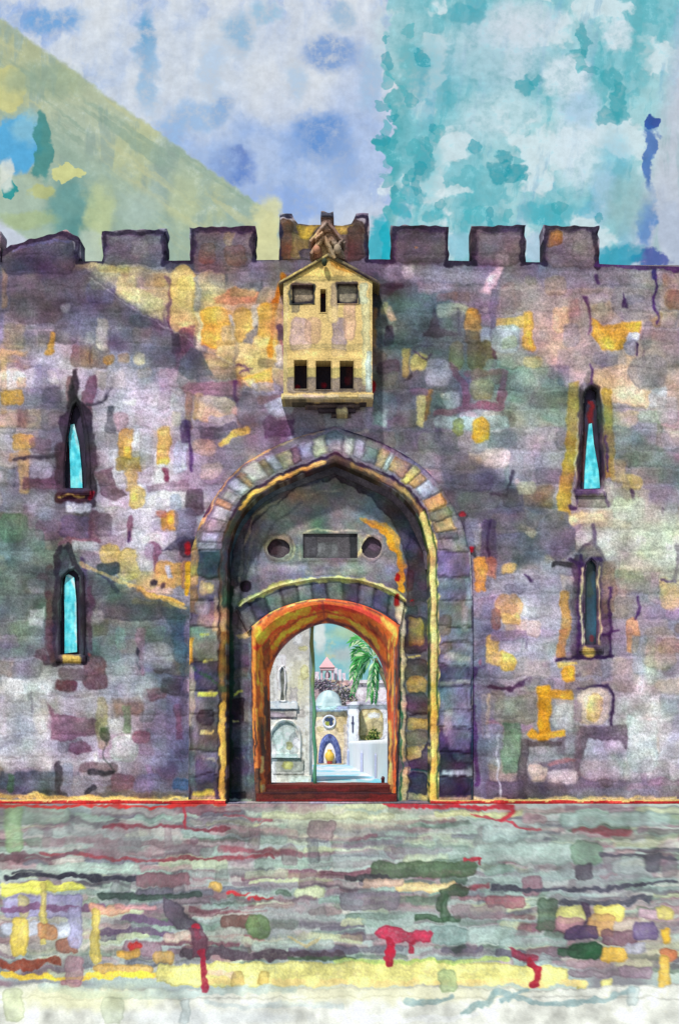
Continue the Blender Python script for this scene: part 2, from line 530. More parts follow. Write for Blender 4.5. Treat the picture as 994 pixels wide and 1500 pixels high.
# diagonal light beams and dark bands beside them, painted into the masonry colour
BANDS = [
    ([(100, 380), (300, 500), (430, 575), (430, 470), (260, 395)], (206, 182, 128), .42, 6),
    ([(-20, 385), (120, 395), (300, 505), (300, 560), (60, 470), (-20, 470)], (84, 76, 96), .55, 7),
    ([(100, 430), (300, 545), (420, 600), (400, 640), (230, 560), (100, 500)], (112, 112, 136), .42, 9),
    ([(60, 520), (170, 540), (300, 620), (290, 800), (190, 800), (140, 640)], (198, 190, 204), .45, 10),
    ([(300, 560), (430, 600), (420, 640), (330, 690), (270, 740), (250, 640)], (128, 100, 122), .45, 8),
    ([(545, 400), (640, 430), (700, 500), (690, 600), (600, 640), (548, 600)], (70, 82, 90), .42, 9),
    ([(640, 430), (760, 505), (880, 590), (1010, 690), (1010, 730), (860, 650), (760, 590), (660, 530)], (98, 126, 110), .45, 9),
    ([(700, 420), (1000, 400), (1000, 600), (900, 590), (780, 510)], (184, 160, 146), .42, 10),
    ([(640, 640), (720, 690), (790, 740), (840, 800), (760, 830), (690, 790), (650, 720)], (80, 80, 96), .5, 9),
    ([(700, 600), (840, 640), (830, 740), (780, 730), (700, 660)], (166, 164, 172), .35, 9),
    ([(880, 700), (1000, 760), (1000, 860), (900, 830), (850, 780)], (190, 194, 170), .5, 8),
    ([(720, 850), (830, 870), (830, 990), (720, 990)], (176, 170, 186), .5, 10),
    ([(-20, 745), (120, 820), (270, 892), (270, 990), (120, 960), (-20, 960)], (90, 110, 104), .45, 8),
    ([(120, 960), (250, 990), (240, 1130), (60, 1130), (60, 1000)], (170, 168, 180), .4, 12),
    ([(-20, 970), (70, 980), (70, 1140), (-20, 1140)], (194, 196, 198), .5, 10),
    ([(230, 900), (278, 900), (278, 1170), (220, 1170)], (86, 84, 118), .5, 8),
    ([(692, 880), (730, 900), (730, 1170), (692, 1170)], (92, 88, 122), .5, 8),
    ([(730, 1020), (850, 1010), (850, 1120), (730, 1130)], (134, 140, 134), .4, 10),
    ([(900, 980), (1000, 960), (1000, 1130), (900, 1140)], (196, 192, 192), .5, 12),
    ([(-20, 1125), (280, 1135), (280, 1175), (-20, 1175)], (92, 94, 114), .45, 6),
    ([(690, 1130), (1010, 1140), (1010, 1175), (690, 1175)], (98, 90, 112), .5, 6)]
W.table('''
c 108 650 110 240 66 54 74 .5
c 104 890 100 220 70 58 76 .5
c 862 660 60 160 96 78 78 .35
c 866 890 80 220 84 74 96 .45
c 275 800 50 130 96 66 96 .5
c 250 470 60 120 96 66 92 .35
c 60 1000 120 60 160 162 166 .4
''')
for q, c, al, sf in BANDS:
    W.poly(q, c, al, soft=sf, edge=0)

rg = np.random.default_rng(55)
for k in range(620):     # single blocks of another bed or quarry, laid in the courses
    x = rg.uniform(-40, 1030); ci_ = rg.integers(3, len(courses) - 2); y0_, y1_ = courses[ci_], courses[ci_ + 1]
    w = rg.uniform(16, 58); i, j = int(min((y0_ + y1_) / 2 - W.y0, W.h - 1)), int(x - W.x0)
    c = W.C[i, j] * rg.choice([.7, .82, 1.12, 1.2]) + [(0, 0, 0), (22, 6, -20), (8, -10, 0), (-6, 4, 2)][rg.integers(4)]
    W.rect(x, (y0_ + y1_) / 2, w, (y1_ - y0_) * rg.uniform(.6, .98), np.clip(c, 36, 220), rg.uniform(.3, .6), 0, .25, soft=rg.choice([1.2, 2, 3.5]), edge=.1)
W.soften = 2.3
W.table('''
# upper left
r 55 436 80 74 100 80 86 .7
r 40 420 60 40 118 92 92 .4
r 6 420 9 62 168 122 70 .6
r 108 420 88 50 84 74 86 .6
r 148 430 42 32 88 88 132 .65
r 155 412 44 24 132 142 130 .6
p 198 192 140 .9 170,405 200,404 203,420 240,440 240,470 222,463 170,430
p 212 196 132 .6 172,425 200,430 212,445 196,447
o 96 452 15 10 212 210 216 .8
r 20 492 32 40 150 134 110 .7
r 20 517 40 8 208 168 126 .8
r 6 560 10 90 196 160 120 .6
r 19 582 36 22 190 146 70 .85
r 32 561 14 18 218 186 158 .85
r 75 503 10 38 206 156 72 .85 12
r 97 490 32 34 96 92 100 .65
r 45 500 24 50 116 114 122 .4
r 150 490 18 46 216 194 166 .85
r 133 495 14 20 188 176 172 .6
r 160 527 16 16 172 120 58 .75
r 182 526 18 14 182 134 78 .65
r 205 526 15 15 238 212 168 .95
r 210 545 20 14 196 164 130 .5
o 103 590 13 80 124 78 96 .75
o 131 580 17 60 128 78 98 .8 10
r 75 580 28 24 70 66 82 .55
r 85 610 50 46 92 90 106 .5
l 70 62 78 .85 5 128,592 150,588 162,572
r 190 562 70 44 166 158 174 .5
r 222 572 22 20 184 164 178 .6
r 78 555 14 22 196 178 176 .6
r 178 618 20 28 152 112 130 .6
r 162 614 12 40 88 86 100 .8
p 215 210 218 .7 175,588 198,582 200,592 180,592
r 228 610 36 40 182 174 186 .5
# left middle, around the first slit
r 35 648 36 22 196 154 84 .85
r 36 690 16 66 190 158 108 .7
r 28 668 30 14 172 134 92 .6
r 60 655 30 26 110 80 96 .55
l 64 52 66 .8 6 24,672 60,672 88,668
r 62 690 30 24 170 166 186 .7
r 60 708 54 16 104 66 86 .7
p 60 44 64 .95 106,541 113,541 117,588 134,600 137,650 132,730 88,730 92,640 84,620 96,600
p 42 32 50 .9 106,560 116,588 124,640 126,715 96,715 96,640
r 134 690 14 110 66 48 64 .9
r 90 690 16 90 74 50 62 .85
r 108 728 56 13 74 36 44 .95
o 134 727 7 12 166 30 46 .9
l 206 178 90 .8 2.5 86,727 100,725 122,726
r 115 743 36 13 188 188 204 .9
r 60 740 40 34 166 160 182 .5
r 112 772 50 34 96 76 116 .8
r 138 772 14 46 110 64 88 .7
r 70 775 40 30 124 92 112 .6
r 152 768 24 34 108 84 110 .6
l 138 84 108 .8 7 85,795 110,792 145,790
r 125 800 44 14 184 184 198 .75
# left centre column of ochres
r 185 650 22 46 188 144 90 .9
r 188 664 11 16 238 178 88 .95
r 190 680 44 20 164 132 78 .75
r 192 706 19 34 190 154 98 .8
o 201 729 24 34 206 176 114 .95
r 197 728 7 11 242 202 112 .95
l 128 72 104 .8 7 193,755 192,772 191,790
l 72 34 92 .9 4 192,780 190,794
r 240 650 19 48 196 160 94 .85
r 241 675 20 12 238 188 100 .95
r 243 696 10 20 112 50 80 .85
p 142 110 132 .7 213,714 248,704 276,703 276,718 240,719 216,722
r 265 668 20 50 190 198 216 .85
r 200 640 7 34 206 206 222 .8
r 215 660 20 60 182 172 190 .6
p 110 74 94 .8 140,690 165,684 169,714 186,726 165,733 148,722
r 178 706 16 26 190 178 196 .8
r 248 762 30 26 202 152 84 .9
o 250 762 12 15 240 180 72 .98
r 236 752 14 14 178 112 102 .7
r 258 736 18 26 152 162 184 .7
r 285 735 24 44 84 62 82 .75
r 272 772 30 54 98 92 124 .65
p 78 74 104 .7 238,806 262,786 290,790 290,812 262,806
r 274 804 26 26 66 44 66 .8
o 273 803 9 20 176 26 44 .98
o 225 806 28 28 130 78 108 .8
l 140 90 104 .8 8 228,818 229,850
r 248 841 42 38 206 162 100 .95
r 248 838 7 22 198 202 216 .98
r 272 842 12 40 188 122 80 .7
l 228 168 42 .95 7 276,828 278,850 274,870
o 162 812 30 34 194 168 110 .85
o 188 828 32 52 184 166 114 .9
r 212 815 24 40 182 182 200 .6
r 158 834 34 20 62 68 76 .85
l 58 46 70 .9 6 134,872 150,858 174,850
l 56 44 86 .85 6 150,845 176,868
r 150 870 26 30 132 140 142 .6
r 215 850 30 26 192 170 118 .6
o 226 853 8 9 46 38 52 .9
o 238 857 7 8 70 40 60 .9
l 230 172 80 .95 10 203,866 232,874 266,886
l 168 140 72 .7 8 200,880 228,886 258,890
r 190 896 96 24 82 82 96 .8
p 54 70 92 .85 234,892 264,890 274,960 270,1004 252,930
r 264 936 16 70 58 88 120 .7
r 176 936 17 32 128 162 146 .8
r 226 930 32 22 108 126 116 .7
r 206 955 14 74 150 112 130 .75
l 38 32 44 .98 5 201,952 204,975 206,980
r 231 962 44 40 170 164 180 .6
r 190 980 36 40 160 160 168 .6
# second slit
p 52 46 60 .9 86,800 97,800 104,835 124,850 128,970 82,972 74,900
p 40 34 52 .9 92,836 116,840 119,958 88,960
r 74 890 13 130 86 54 60 .75
o 62 846 17 17 118 64 84 .8
r 132 900 12 120 78 50 70 .75
l 84 40 104 .8 6 121,820 128,850 126,870
r 100 966 34 11 196 172 92 .95
r 76 966 30 14 70 52 70 .8
r 60 958 20 16 104 70 82 .7
o 128 960 10 8 160 34 52 .9
r 140 905 20 20 192 178 176 .6
r 140 985 34 50 104 68 74 .8
r 108 988 40 20 90 72 82 .7
# lower left
r 20 772 44 44 84 122 94 .75
r 50 790 30 34 104 126 116 .6
r 28 812 40 20 128 150 156 .6
r 18 850 30 30 120 136 128 .6
r 55 858 26 20 168 168 178 .7
p 198 194 200 .85 45,895 66,890 64,920 42,915
r 45 930 40 30 124 140 134 .6
r 40 980 42 30 108 114 120 .6
o 97 1005 34 16 104 58 72 .95
p 130 94 112 .95 73,1028 80,1045 120,1050 146,1055 146,1072 92,1087 75,1082
r 117 1095 30 17 128 92 106 .9
r 100 1060 60 20 150 118 134 .4
r 110 1032 50 22 176 172 182 .7
r 150 1060 16 74 168 158 122 .75
r 155 1076 14 22 70 86 60 .75
r 186 1055 11 42 108 138 104 .75
r 184 1096 42 36 170 188 176 .7
r 130 1112 30 20 200 198 204 .7
r 145 1124 54 17 124 98 104 .9
r 150 1131 40 8 56 52 60 .9
l 64 70 62 .7 3 155,1085 153,1110 168,1128
o 208 1078 28 19 140 98 114 .95
o 228 1017 34 20 118 80 96 .85
r 250 1006 32 24 68 58 70 .7
r 217 1050 20 20 112 120 130 .7
r 200 1020 40 20 170 170 176 .5
r 236 1092 24 66 132 126 158 .7
r 256 1060 28 84 112 104 144 .65
r 262 1056 10 56 108 70 98 .75
r 270 1020 12 60 70 66 84 .6
r 180 1146 32 28 108 78 94 .85
r 216 1146 40 26 94 94 130 .7
r 268 1148 26 18 46 84 134 .8
r 44 1145 92 28 88 98 116 .9
r 66 1164 70 10 66 72 76 .85
r 17 1146 10 30 74 124 80 .7
l 58 54 64 .8 9 86,1118 88,1150 90,1172
r 130 1150 50 24 140 142 152 .7
l 52 52 62 .85 8 128,1160 138,1154
r 40 1110 80 34 190 192 196 .7
r 30 1050 40 60 164 170 172 .5
l 214 186 116 .95 7 0,1168 60,1167 150,1170 240,1170 276,1172
l 96 84 76 .6 8 150,1163 220,1164 270,1165
# centre left, ochres by the box
r 265 388 42 24 72 68 88 .8
r 320 390 58 22 118 92 98 .7
r 375 400 60 30 120 100 112 .6
l 92 48 82 .85 6 243,408 252,420 247,446 252,487
o 269 440 38 100 204 172 112 .95
o 268 470 34 44 218 182 132 .85
o 272 416 28 26 206 178 98 .7
o 285 440 10 24 160 134 82 .6
r 289 430 10 54 126 122 128 .85
r 293 487 7 54 218 204 164 .95
p 116 66 90 .9 252,488 284,478 284,512 256,520
r 256 502 13 32 66 48 72 .8
r 261 530 10 26 112 70 92 .85
r 310 412 40 26 200 174 146 .6
r 315 440 32 18 182 160 112 .7
p 188 124 96 .95 313,438 345,421 378,428 374,441 320,447
r 356 428 36 12 150 130 90 .6
r 322 455 40 16 196 168 130 .6
r 316 480 42 58 226 164 66 .98
r 330 462 26 20 214 160 84 .7
r 336 490 22 28 188 168 142 .75
r 338 468 5 20 190 186 196 .9
o 355 476 25 54 192 152 80 .98
r 333 506 34 14 168 138 86 .8
r 376 462 16 34 192 190 206 .8
p 106 102 124 .95 374,470 380,504 357,503
r 391 478 30 66 222 170 80 .95
r 385 512 34 40 220 186 120 .85
r 347 520 66 28 220 192 138 .9
r 372 540 50 26 214 178 120 .6
l 206 124 28 .95 7 411,424 403,442 398,480 394,520
l 176 104 36 .9 6 414,404 410,425 400,445
r 405 470 20 50 190 160 110 .6
r 412 488 10 22 58 40 70 .98
l 126 52 92 .9 4 411,498 416,520
o 389 531 26 14 128 106 84 .7
p 118 116 142 .85 400,530 412,528 414,542 404,540
r 408 520 10 30 186 172 188 .7
l 150 132 112 .8 6 346,505 345,535
p 224 170 84 .95 352,556 396,538 400,572 376,573
p 232 188 136 .9 352,560 372,556 380,576
l 96 50 84 .7 3 348,535 366,545
l 96 50 84 .7 3 352,548 370,540
p 168 142 118 .8 297,514 318,520 342,536 330,532 297,527
p 214 186 146 .8 297,522 330,534 296,531
r 325 545 40 18 150 128 108 .6
p 90 98 102 .9 262,528 278,506 296,512 312,550 290,548 276,556 262,545
l 84 86 92 .9 5 288,545 290,580
p 152 94 110 .95 264,568 276,559 340,557 352,578 320,580 290,581 268,578
r 276 604 10 60 152 108 94 .7
r 290 595 16 40 196 158 106 .7
l 92 40 86 .95 6 342,560 346,580 350,598
r 316 600 54 40 218 186 152 .9
r 345 602 16 14 234 166 162 .85
r 325 618 44 18 170 158 178 .7
r 372 600 52 40 112 106 126 .7
r 388 572 40 20 172 168 186 .6
r 395 585 40 14 126 96 96 .7
p 172 180 198 .9 388,592 410,582 432,592 430,602 408,612 395,606
p 94 62 98 .85 384,616 396,606 410,616 430,612 430,640 390,640
p 102 92 112 .9 285,628 345,618 350,636 300,646
l 208 168 90 .85 9 324,650 342,636 362,628
r 272 632 15 34 80 44 104 .75
l 76 40 100 .8 4 272,615 281,660 281,690
r 258 615 14 20 200 184 160 .7
r 240 640 19 36 196 160 100 .75
r 300 655 34 26 198 164 150 .75
r 310 690 30 22 188 156 148 .6
# right of the box
r 620 402 110 24 148 142 164 .6
r 597 399 19 22 190 174 188 .75
r 700 405 60 30 138 136 160 .6
r 566 423 46 18 66 46 62 .85
o 552 419 8 12 172 24 44 .95
r 550 448 13 66 56 50 58 .9
r 548 480 8 60 180 126 66 .75
o 600 456 78 70 82 102 102 .75
r 585 490 50 46 74 84 92 .6
r 566 475 30 34 118 134 122 .6
r 572 459 12 24 206 174 142 .9 -24
r 563 452 9 20 184 168 112 .8
r 570 492 12 30 62 44 66 .85
r 662 456 46 20 166 176 150 .9
r 664 436 48 12 130 98 98 .75
r 640 422 60 14 150 134 146 .6
p 70 62 72 .95 634,446 640,460 645,481 673,490 640,497 616,495 632,478
r 672 470 20 24 118 114 132 .7
l 66 62 84 .7 4 671,455 672,490
r 700 430 60 40 120 114 134 .5
p 214 172 186 .8 729,380 739,384 716,434 704,430
p 220 196 200 .8 716,400 726,402 720,416 710,414
o 693 474 25 46 196 148 76 .95
o 690 466 16 22 222 158 74 .8
r 693 494 24 20 110 90 58 .85
r 712 492 15 26 166 182 204 .85
r 722 470 9 90 104 100 124 .7
o 668 522 22 44 128 122 70 .85
r 704 522 40 44 102 86 50 .95
l 92 46 66 .85 5 722,505 723,545
r 748 472 44 17 192 160 98 .85
r 773 486 15 56 194 158 78 .85
o 776 498 8 26 226 174 76 .8
r 740 496 40 42 158 174 180 .85
r 745 502 22 16 150 166 130 .8
o 745 562 84 50 112 142 124 .7
r 720 545 20 34 140 166 164 .6
l 124 82 100 .9 10 658,533 668,552 680,562 682,598
l 128 86 104 .9 11 641,606 668,600 705,592 735,598 737,545
l 128 84 100 .8 9 683,548 738,545
r 712 552 44 20 116 84 62 .6
r 705 570 36 28 138 144 104 .95
r 595 530 11 42 178 152 90 .95
p 60 50 50 .9 604,545 607,552 592,556
r 613 532 21 26 204 190 116 .95
l 84 50 96 .8 3 603,515 622,528 629,520
r 640 545 36 40 178 176 194 .7
r 651 580 11 12 228 214 192 .95
r 660 585 26 24 170 186 194 .7
o 568 537 36 19 88 62 72 .85
p 198 184 116 .98 606,582 624,579 620,628 611,625
p 150 104 58 .9 623,571 634,569 629,606 621,618
r 612 575 30 12 118 84 100 .8
r 585 600 30 60 120 112 122 .6
r 563 594 34 40 118 138 142 .7
p 168 196 194 .8 552,605 566,602 566,625 548,620
o 545 566 7 16 178 24 40 .98
r 690 620 110 20 162 188 190 .75
o 672 626 17 30 128 134 86 .9
o 703 630 26 38 204 156 62 .95
r 640 650 60 30 110 118 118 .6
# upper right
r 880 408 180 30 140 132 150 .6
r 812 418 34 26 150 134 112 .6
r 845 500 90 70 172 148 138 .5
r 820 468 22 40 208 178 146 .8
r 835 490 24 34 150 134 144 .7
r 882 458 34 32 186 158 138 .7
o 930 442 76 54 124 116 124 .6
o 874 438 30 16 166 142 158 .7
l 82 42 92 .9 5 856,436 862,452
l 110 54 96 .8 3 862,452 864,478 862,490
l 70 36 92 .8 5 872,404 874,416
l 66 34 92 .95 5 955,392 961,418 956,434
l 70 36 96 .9 3.5 956,434 956,452 963,470 959,474
r 962 386 34 8 60 60 150 .8
r 956 400 8 18 56 44 120 .9
p 64 34 84 .95 913,432 920,440 921,450 909,449
o 930 440 28 12 118 110 124 .7
p 224 168 66 .98 865,468 884,478 910,472 936,472 936,490 916,494 914,510 880,513 867,492
r 926 496 19 13 204 208 224 .98
r 923 510 16 22 150 146 164 .85
l 60 36 84 .9 3.5 933,505 934,517
o 946 492 13 44 132 122 128 .7
r 886 526 34 20 138 128 140 .7
p 204 172 146 .85 866,545 900,532 930,540 945,572 955,575 950,600 880,590
o 948 545 60 50 132 118 124 .7
p 188 188 198 .85 955,572 975,565 976,598 945,600
r 985 505 20 44 150 134 134 .6
r 976 600 30 40 170 156 164 .6
r 800 520 30 36 182 158 142 .6
r 780 530 26 16 206 174 122 .7
r 815 545 30 22 140 122 130 .6
# third slit surround
p 164 140 68 .92 832,560 848,560 848,640 838,700 832,762 817,764 818,712 828,650
p 190 148 78 .7 818,700 836,690 832,760 816,762
p 162 128 66 .9 882,570 894,570 898,640 900,700 884,700
r 892 650 14 90 150 128 70 .7
p 70 46 58 .95 850,566 866,560 880,568 884,716 842,716 846,640
p 34 28 48 .95 858,566 878,570 880,716 852,716
o 858 568 14 12 150 142 156 .8
l 206 196 150 .9 2.5 848,612 842,660 843,700
l 74 40 92 .85 4 887,640 888,690
r 865 572 10 20 60 50 64 .6
o 865 610 6 16 150 26 36 .95
l 76 38 98 .9 4 864,535 868,562
p 78 48 96 .9 838,714 885,714 880,724 858,730 845,742
r 866 735 40 22 120 108 100 .85
l 70 36 88 .9 5 884,722 889,742
l 70 36 88 .9 5 832,742 844,746
r 855 760 56 14 214 194 152 .9
r 905 690 22 34 168 150 96 .8
r 925 708 30 20 192 168 104 .7
l 72 36 92 .85 5 922,718 926,732
r 920 745 50 34 170 186 158 .75
r 960 790 50 50 178 188 164 .6
r 910 700 20 60 150 134 146 .4
# right middle
r 725 672 40 30 204 184 178 .75
r 690 706 60 26 86 84 112 .7
o 700 735 60 30 112 122 112 .6
p 84 76 90 .95 726,722 745,713 765,722 768,738 766,746 772,761 756,753 735,741
l 58 46 62 .8 4 718,724 740,728 752,690
r 770 715 26 22 178 178 148 .75
o 757 704 8 9 206 178 178 .8
p 112 106 122 .9 800,757 810,747 830,751 836,766 842,775 840,806 815,826 803,810 790,800 786,813 778,812 780,795 786,785 775,776
p 128 112 108 .7 765,745 795,758 785,776 772,772
r 773 776 28 14 194 168 142 .8 26
r 745 768 56 30 134 118 104 .6
p 62 58 66 .95 665,750 680,747 690,780 699,816 690,813 678,800
o 676 753 9 9 178 22 40 .98
o 690 805 7 11 178 22 40 .98
o 703 775 10 14 204 186 184 .8
r 716 795 24 64 82 56 106 .65
l 62 34 84 .9 3.5 717,765 716,800 719,842
r 703 840 17 48 214 152 78 .95
r 720 832 16 32 182 118 92 .75
r 746 832 22 15 208 168 110 .9
r 770 850 40 30 166 162 182 .6
l 66 38 86 .8 4 766,842 776,852
r 826 827 36 8 54 50 56 .95
r 690 780 22 40 156 156 176 .5
r 680 870 16 60 150 150 176 .6
p 196 190 140 .7 662,785 680,790 678,806 662,805
# fourth slit surround
l 64 38 86 .9 5 869,770 871,815
p 84 64 84 .85 838,812 866,790 886,812 896,830 894,962 836,966
p 128 110 108 .8 845,810 866,796 882,814 850,816
r 834 900 16 90 112 106 114 .7
r 892 860 18 80 134 108 96 .8
r 826 900 14 70 186 142 82 .9
r 822 945 14 50 178 118 78 .8
r 884 940 16 44 104 92 106 .7
l 64 34 84 .9 4.5 848,812 846,960
l 64 34 84 .9 4 893,862 892,960
l 60 32 82 .95 6 816,968 850,963 894,962
l 64 34 84 .9 4 880,928 904,926
l 60 32 82 .9 5 834,820 852,826
l 60 32 82 .9 5 868,818 880,818
l 222 212 158 .9 3 851,830 850,890 852,942
l 222 204 148 .85 2.5 877,830 877,900 876,942
r 862 955 20 14 226 196 112 .95
r 832 988 18 24 224 162 64 .98
l 214 186 110 .9 5 818,976 842,972
# right lower
o 745 890 46 38 192 152 112 .9
r 748 906 30 15 224 184 122 .95
o 724 906 15 30 146 100 92 .8
r 722 952 20 46 208 168 108 .9
o 742 968 24 28 224 178 98 .98
r 745 930 54 15 148 122 152 .75
l 60 30 82 .9 5 692,978 708,977
o 702 969 6 10 172 30 66 .95
l 74 50 86 .95 7 702,1008 718,1003 745,1008 766,1003 776,995
p 74 46 90 .9 764,1004 772,994 778,994 778,1004
r 790 1000 42 17 120 110 124 .75
r 755 1040 60 44 126 126 108 .65
r 728 1030 20 40 128 118 112 .6
r 748 1094 26 74 104 138 112 .8
r 712 1050 12 66 176 154 128 .75
r 722 1090 24 60 140 144 168 .7
r 796 1045 20 86 206 150 46 .98
r 822 1018 36 13 208 156 60 .98
p 216 164 58 .95 768,1076 776,1068 788,1078 812,1072 824,1066 828,1078 790,1084 774,1082
r 824 1050 30 36 184 186 186 .8
r 868 1034 46 52 214 188 170 .95
o 870 1036 20 40 222 186 120 .8
r 847 1042 12 26 160 136 152 .8
l 66 40 82 .9 4 846,1008 890,1005 896,1022 894,1062
p 112 94 110 .95 846,1064 918,1062 918,1100 908,1086 860,1080 852,1120 842,1140
r 846 1105 10 70 128 98 116 .6
r 795 1090 58 8 88 72 78 .85
r 765 1128 14 90 84 72 84 .75
r 788 1132 28 24 218 192 172 .9
r 824 1138 44 20 200 180 188 .85
l 150 100 104 .85 6 806,1118 842,1114
r 880 1120 60 40 160 158 170 .5
r 740 1158 60 30 86 74 92 .8
r 800 1158 60 26 96 86 100 .7
r 900 1165 130 18 118 118 138 .7
r 972 1145 50 10 140 108 130 .7
r 940 1085 44 90 178 190 192 .7
r 945 1030 50 50 200 184 190 .7
o 926 932 18 54 196 152 110 .85
r 965 950 50 60 164 148 130 .6
r 982 870 36 46 190 164 122 .75
r 958 862 14 46 160 138 148 .8
r 915 990 36 50 150 138 124 .5
r 935 960 20 60 150 158 174 .6
l 66 36 92 .85 4.5 936,878 938,892 931,906
l 68 36 92 .9 4 970,851 990,850
l 86 66 96 .7 6 992,800 988,850
r 700 1060 26 230 106 106 138 .6
l 76 40 104 .85 8 691,980 695,1060 694,1110 699,1150
l 192 192 212 .9 2.5 727,1075 730,1130 733,1172
l 210 190 136 .8 5 690,1171 740,1172 800,1171 990,1169
''', lift=.003)
W.soften = 1.0
for k_, (q, c, al, sf) in enumerate(BANDS):  # second coat of the painted light beams and dark bands
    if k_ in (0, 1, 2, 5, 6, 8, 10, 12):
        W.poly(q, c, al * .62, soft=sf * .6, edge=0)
W.poly([(-20, 812), (128, 842), (272, 888), (300, 905), (268, 912), (120, 872), (-20, 850)], (70, 82, 84), .5, soft=4, edge=0)
W.line([(132, 408), (190, 446), (241, 477), (298, 511), (345, 534)], 2.2, (186, 180, 180), .3)
for q_ in ([(86, 800), (84, 860), (80, 930), (82, 972)], [(97, 802), (108, 822), (122, 840), (124, 900), (124, 968)]):
    W.line(q_, 9, (52, 40, 56), .85)
W.line([(72, 870), (74, 920), (76, 965)], 8, (84, 54, 60), .7)
W.line([(132, 860), (134, 950)], 8, (84, 56, 78), .6)
W.line([(120, 826), (190, 858), (270, 892)], 5, (214, 176, 110), .55)
# merlon fronts and the dark weathered rims round every battlement
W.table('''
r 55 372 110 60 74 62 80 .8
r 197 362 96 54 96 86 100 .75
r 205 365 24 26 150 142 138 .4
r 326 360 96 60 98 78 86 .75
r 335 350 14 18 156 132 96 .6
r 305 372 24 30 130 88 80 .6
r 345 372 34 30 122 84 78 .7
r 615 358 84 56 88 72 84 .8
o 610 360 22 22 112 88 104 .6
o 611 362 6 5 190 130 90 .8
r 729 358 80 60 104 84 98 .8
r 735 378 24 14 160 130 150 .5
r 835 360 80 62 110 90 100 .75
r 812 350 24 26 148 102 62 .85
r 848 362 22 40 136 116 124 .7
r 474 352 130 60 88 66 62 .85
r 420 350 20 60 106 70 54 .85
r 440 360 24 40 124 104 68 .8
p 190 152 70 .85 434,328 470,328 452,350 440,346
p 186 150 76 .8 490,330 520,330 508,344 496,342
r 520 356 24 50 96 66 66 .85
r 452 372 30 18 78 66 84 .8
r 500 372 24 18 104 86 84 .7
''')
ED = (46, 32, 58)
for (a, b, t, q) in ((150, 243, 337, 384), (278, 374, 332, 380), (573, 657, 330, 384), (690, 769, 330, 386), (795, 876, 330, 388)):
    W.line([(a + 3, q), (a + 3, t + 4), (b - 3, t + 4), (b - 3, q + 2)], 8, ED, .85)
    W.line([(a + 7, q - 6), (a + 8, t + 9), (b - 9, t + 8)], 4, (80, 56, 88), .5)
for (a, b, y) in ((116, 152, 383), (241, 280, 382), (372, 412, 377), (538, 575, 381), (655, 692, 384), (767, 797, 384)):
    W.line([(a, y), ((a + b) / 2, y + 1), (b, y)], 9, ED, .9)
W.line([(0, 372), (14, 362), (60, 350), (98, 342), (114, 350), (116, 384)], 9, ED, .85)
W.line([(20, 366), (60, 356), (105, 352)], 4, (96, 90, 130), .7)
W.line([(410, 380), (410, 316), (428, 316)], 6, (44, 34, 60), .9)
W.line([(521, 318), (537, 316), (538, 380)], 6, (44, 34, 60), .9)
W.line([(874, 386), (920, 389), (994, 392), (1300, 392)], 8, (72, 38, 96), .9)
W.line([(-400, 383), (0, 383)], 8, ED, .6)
W.C = W.C + np.stack([fbm(W.X / 34, W.Y / 28, k, 4) - .5 for k in (1, 4, 7)], -1) * np.array([34, 32, 32])
mute(W, .72)
W.C = np.clip((W.C - 132) * 1.14 + 132, 14, 216)
W.grain(.17, 1.9)
# ================================================================== outlines of the gateway (picture units)
IN = [(332, 1176), (332, 1040), (332, 900), (334, 806), (349, 762), (382, 724), (430, 700), (490, 677), (542, 700), (582, 722), (612, 758), (627, 806), (629, 900), (629, 1040), (629, 1176)]
MO = [(321, 1176), (321, 1040), (321, 900), (323, 806), (339, 752), (375, 714), (427, 689), (490, 665), (548, 689), (590, 712), (623, 752), (638, 806), (640, 900), (640, 1040), (640, 1176)]
OU = [(276, 1176), (277, 1040), (278, 900), (280, 806), (300, 752), (345, 690), (410, 650), (489, 624), (562, 650), (625, 690), (668, 750), (688, 806), (692, 900), (692, 1040), (692, 1176)]
def three(Q):      # foot, arch, foot: each its own run, so the beds of the jambs stay level
    i0 = next(i for i, q in enumerate(Q) if q[1] < 830); i1 = len(Q) - 1 - next(i for i, q in enumerate(Q[::-1]) if q[1] < 830)
    ia = min(range(len(Q)), key=lambda i: Q[i][1])
    return np.vstack([spline(Q[:i0 + 1], 121)[:-1], spline(Q[i0:ia + 1], 91)[:-1], spline(Q[ia:i1 + 1], 90), spline(Q[i1:], 121)[1:]])


cIN, cMO, cOU = three(IN), three(MO), three(OU)
FO = [(368, 918), (398, 896), (436, 882), (474, 877), (520, 883), (556, 897), (585, 916)]
FI = [(394, 990), (403, 963), (421, 940), (446, 922), (478, 912), (512, 922), (540, 944), (557, 968), (566, 1000)]

# ================================================================== pigments of the gateway
G = Canvas(255, 605, 715, 1185, (118, 114, 128))
# pigment of the ring: one colour per voussoir, going round from the left foot to the right foot
G.poly(list(map(tuple, cOU)) + list(map(tuple, cIN[::-1])), (130, 118, 132), .9, wob=.5)
LEFTC = [(84, 76, 92), (112, 108, 124), (74, 66, 84), (104, 102, 122), (78, 68, 84), (128, 132, 140), (92, 78, 92), (104, 100, 120), (82, 74, 92), (96, 90, 116), (118, 112, 128), (156, 136, 142)]
ARCHC = [(170, 160, 178), (180, 176, 196), (150, 128, 146), (186, 180, 196), (196, 164, 120), (168, 154, 176), (184, 180, 200), (178, 150, 112), (196, 190, 206), (150, 132, 106), (168, 172, 190), (172, 152, 124), (126, 112, 96),
         (160, 150, 158), (176, 178, 156), (134, 142, 138), (182, 192, 190), (150, 148, 170), (128, 132, 146), (198, 176, 124), (182, 194, 196), (164, 140, 92), (206, 184, 118), (158, 146, 108), (176, 190, 196), (196, 172, 112), (150, 140, 116), (198, 176, 132), (110, 106, 124), (140, 136, 150)]
